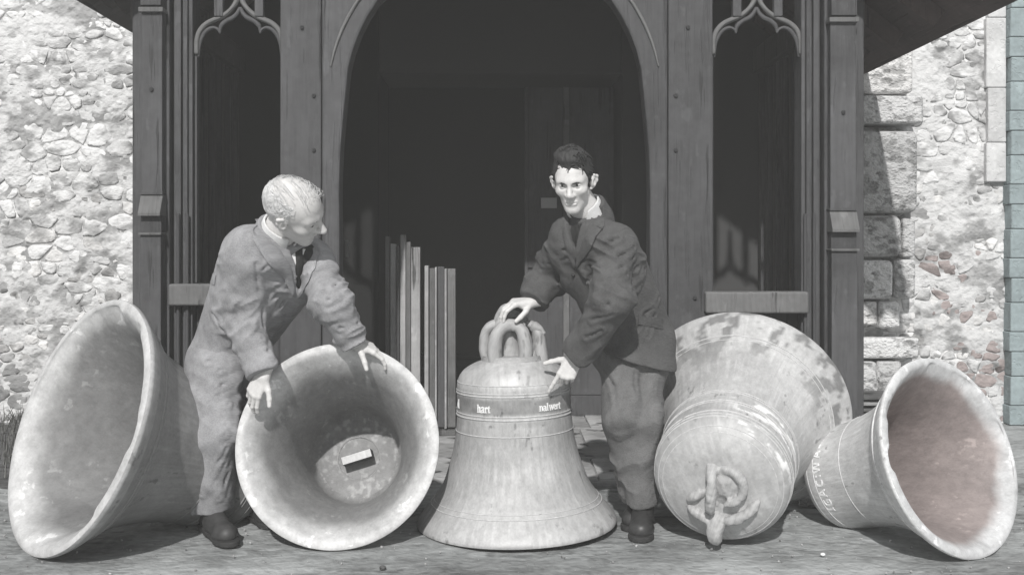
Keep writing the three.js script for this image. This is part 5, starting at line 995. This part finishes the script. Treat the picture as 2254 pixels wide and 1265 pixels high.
{
  // younger man: dark hair, tweed jacket, leaning over the upright bell and pointing
  const j = {
    head: W(1262, 402, 4.12), neck: W(1302, 484, 4.22), chest: W(1338, 580, 4.26), pelvis: W(1396, 745, 4.37),
    shR: W(1254, 518, 4.22), shL: W(1350, 540, 4.09), elR: W(1212, 602, 4.39), wrR: W(1172, 664, 4.32), elL: W(1348, 665, 3.98), wrL: W(1266, 786, 4.1),
    hipR: W(1364, 765, 4.32), hipL: W(1422, 770, 4.38), kneeR: W(1368, 918, 4.21), anR: W(1402, 1098, 4.34), kneeL: W(1413, 930, 4.24), anL: W(1412, 1104, 4.26),
  };
  const n = V(-0.5, -0.3, 0.8).normalize(), up = j.neck.clone().sub(j.pelvis).normalize(), side = up.clone().cross(n).normalize(), nn = side.clone().cross(up).normalize();
  const cloth = M.cloth('grey tweed', grey(0.135), 2), apex = W(1268, 545, 4.06);
  const hairM = mat('dark hair', grey(0.05), { map: T.hair, roughness: 0.8 });
  const m = man({
    label: 'younger dark haired man in tweed jacket leaning over the upright bell and pointing at it', j, face: V(-0.23, -0.38, 0.9), headUp: V(-0.02, 1, 0), hs: 0.94, head: { ear: 1.1, gaunt: 1, nose: 0.82, lid: 0.0021 }, look: V(-0.22, 0.05, 0.97),
    skin: mat('skin', new THREE.Color().setRGB(0.74, 0.73, 0.72), { map: T.skin, roughness: 0.5 }),
    hair(P, head, hf, hs) {
      const cap = blend([ell(V(0, 0.048, -0.02), V(0.085, 0.093, 0.1)), ell(V(0.006, 0.118, 0.024), V(0.056, 0.027, 0.05)), ell(V(-0.01, 0.126, -0.005), V(0.056, 0.03, 0.055))], 0.03);
      const keep = (x, y, z) => Math.min(Math.max(0.079 - y + 1.5 * Math.max(0, Math.abs(x - 0.006) - 0.032), z - 0.1), Math.max((z - 0.014 - 0.62 * y) * 0.85, 0.0 - y, 0.05 - Math.abs(x)), Math.max(z + 0.026, -0.055 - y));
      hairPart(P, this.j.head, hf, hs, (x, y, z) => smax(cap(x, y, z) - strand(x, y, z, 3) * 1.3, keep(x, y, z) + 0.01 * (fbm(x * 60, y * 30, z * 40, 2) - 0.5), 0.004), hairM);
      locks(P, this.j.head, hf, hs, (x, y, z) => keep(x, y, z) + 0.004, 760, 0.04, (p) => p.y > 0.085 ? V(0.7, 0.35, -0.2 + 0.8 * Math.sin(p.x * 60)) : V(0, -0.7, -0.65), (p) => 0.009 + 0.034 * smooth(0.08, 0.115, p.y) * smooth(-0.05, 0.04, p.z), 0.0019, hairM, 75);
      brows(P, this.j.head, hf, hs, hairM, 0.0036, -0.004);
    },
    handR: [V(-0.9, -0.05, 0.28), V(-0.12, 0.93, 0.3), true, { curl: [[0.6, 0.55, 0.3], [0.65, 0.55, 0.35], [0.65, 0.6, 0.35], [0.65, 0.6, 0.35]], thumb: [[0.62, 0.6, -0.45], [0.35, 0.75, -0.55], [0.1, 0.8, -0.6]] }],
    handL: [V(-0.42, -0.86, 0.0), V(-0.15, 0.1, 0.97), false, { curl: [[0.2, 0.12, 0.08], [0.95, 1.25, 0.8], [1.1, 1.3, 0.85], [1.2, 1.3, 0.9]], thumb: [[0.8, 0.5, -0.2], [0.75, 0.6, -0.15], [0.7, 0.65, -0.1]] }],
    jac: { side: [0.106, 0.122], mid: [0.122, 0.122], arm: [0.07, 0.067, 0.057], skirt: 0.25, rough: 0.007, hem: [W(1425, 792, 4.38), V(-0.32, -0.94, -0.1).normalize()] },
    jFolds: [folds(j.shR, j.elR, 0.1, 1.1, 11, 0.015, 1.2, 21), folds(j.elR, j.wrR, -0.1, 0.95, 8, 0.012, 0.8, 22), folds(j.shL, j.elL, 0.05, 1.15, 11, 0.017, 1.3, 23), folds(j.elL, j.wrL, -0.1, 0.95, 8, 0.012, 0.9, 24), folds(j.chest, j.pelvis, 0.1, 1.1, 7, 0.014, 1.6, 25)],
    apexPx: [1268, 552], makeWedge: (p) => wedgeField(p, up, side, nn, 0.36, 0, 0.07), innerName: 'pullover', innerM: M.cloth('dark pullover', grey(0.03)), jacketM: cloth, shirtM: mat('white shirt', grey(0.78), { map: T.skin, roughness: 0.9 }),
    jCreases: [[0.008, [1326, 549], [1339, 534], [1361, 525]], [0.009, [1320, 588], [1362, 566], [1394, 544]], [0.008, [1335, 610], [1365, 592], [1394, 566]], [0.009, [1315, 597], [1339, 618], [1378, 604]], [0.009, [1311, 670], [1339, 670], [1374, 648]], [0.008, [1304, 704], [1348, 690]], [0.009, [1403, 586], [1384, 664], [1357, 722]], [0.007, [1418, 592], [1400, 634], [1391, 658]], [0.008, [1450, 654], [1422, 690], [1403, 727]], [0.007, [1441, 693], [1427, 740]], [0.008, [1207, 541], [1248, 551]], [0.009, [1211, 578], [1248, 568]], [0.007, [1194, 592], [1228, 586]], [0.008, [1278, 572], [1318, 584]], [0.008, [1286, 592], [1314, 624]], [0.006, [1290, 742], [1322, 728]]],
    tCreases: [[0.008, [1330, 810], [1352, 850], [1362, 930]], [0.007, [1395, 815], [1400, 900], [1412, 1000]], [0.007, [1360, 960], [1400, 935]], [0.007, [1380, 1010], [1430, 985]], [0.006, [1395, 1060], [1436, 1035]], [0.007, [1440, 820], [1436, 900]]],
    collarH: 0.095, collarGap: wedgeField(j.neck.clone().addScaledVector(nn, 0.02).addScaledVector(up, -0.02), up, side, nn, 0.5, 0, -0.01), jcH: 0.08, jcGap: wedgeField(j.neck.clone().addScaledVector(up, -0.1), up, side, nn, 0.6, 0, -0.03),
    tr: { r: [0.092, 0.063, 0.056], rough: 0.008 }, trouserM: M.cloth('grey flannel', grey(0.22), 2),
    tFolds: [folds(j.hipR, j.kneeR, 0.0, 1.1, 7, 0.012, 0.9, 31), folds(j.kneeR, j.anR, -0.1, 1, 7, 0.013, 0.9, 32), folds(j.hipL, j.kneeL, 0, 1.1, 7, 0.012, 0.9, 33), folds(j.kneeL, j.anL, -0.1, 1, 7, 0.013, 0.9, 34)],
    shoes: [[W(1412, 1120, 4.44).setY(0), W(1390, 1150, 4.26).setY(0)], [W(1418, 1150, 4.34).setY(0), W(1410, 1178, 4.1).setY(0)]], shoeM: mat('black leather', grey(0.06), { map: T.cloth, roughness: 0.45 }), soleM: mat('sole', grey(0.03), { roughness: 0.8 }),
  });
  const { P, jFold, shirt } = m, H = (f, list) => list.map(([x, y]) => hit(f, x, y)), cam = V(-0.1, 0.1, 1).normalize();
  part('lapel', laid(jFold, H(jFold, [[1250, 470], [1254, 500], [1262, 535], [1268, 566]]), H(jFold, [[1236, 480], [1238, 515], [1246, 550], [1264, 594]]), cam, 0.008), cloth, P);
  part('lapel', laid(jFold, H(jFold, [[1306, 462], [1299, 495], [1285, 525], [1269, 568]]), H(jFold, [[1330, 462], [1330, 496], [1312, 520], [1300, 548], [1266, 596]]), cam, 0.009), cloth, P);
  part('lapel_notch', laid(jFold, H(jFold, [[1306, 494], [1312, 500]]), H(jFold, [[1328, 500], [1326, 505]]), cam, 0.0105, 4, 3), M.cloth('shaded notch', grey(0.1)), P);  // notch drawn as a darker strip, its shade put into the colour
  part('tie', laid(shirt, H(shirt, [[1268, 482], [1266, 510], [1266, 545]]), H(shirt, [[1284, 482], [1284, 510], [1276, 545]]), cam, 0.008), M.cloth('black tie', grey(0.025)), P);
  // jacket pocket flap on the near skirt, breast pocket
  part('pocket_flap', laid(jFold, [W(1400, 690, 4.2), W(1400, 712, 4.2)], [W(1450, 700, 4.3), W(1450, 722, 4.3)], V(0.2, 0, 0.98), 0.004, 6, 4), cloth, P);
  part('breast_pocket', laid(jFold, H(jFold, [[1296, 574], [1297, 581]]), H(jFold, [[1322, 582], [1322, 589]]), cam, 0.004, 6, 3), cloth, P);
  part('button', new THREE.SphereGeometry(0.008, 10, 8), M.iron, P).position.copy(hit(jFold, 1262, 606));
}
// small dark pebble and a few chips on the paving in front
{
  const r = rng(5), spots = [[842, 1253, 0.012, 'dark pebble on the paving below the mouth of the second bell', 'pebble'], [1812, 1222, 0.008, 'small pale chip on the paving in front of the far right bell', 'chip']];
  for (const [x, y, s, label, cat] of spots) {
    const d = EYE * FPX / (y - CY), g = new THREE.IcosahedronGeometry(s, 2), p = g.attributes.position; for (let i = 0; i < p.count; i++) { const k = 0.8 + 0.5 * fbm(p.getX(i) * 90 + x, p.getY(i) * 90, p.getZ(i) * 90, 2); p.setXYZ(i, p.getX(i) * k, p.getY(i) * k * 0.7, p.getZ(i) * k); } g.computeVertexNormals();
    const o = part(cat, g, cat === 'chip' ? M.chalk : M.slate, scene); o.position.copy(W(x, y, d).setY(s * 0.45)); o.userData = { label, category: cat };
  }
}
renderer.render(scene, camera);
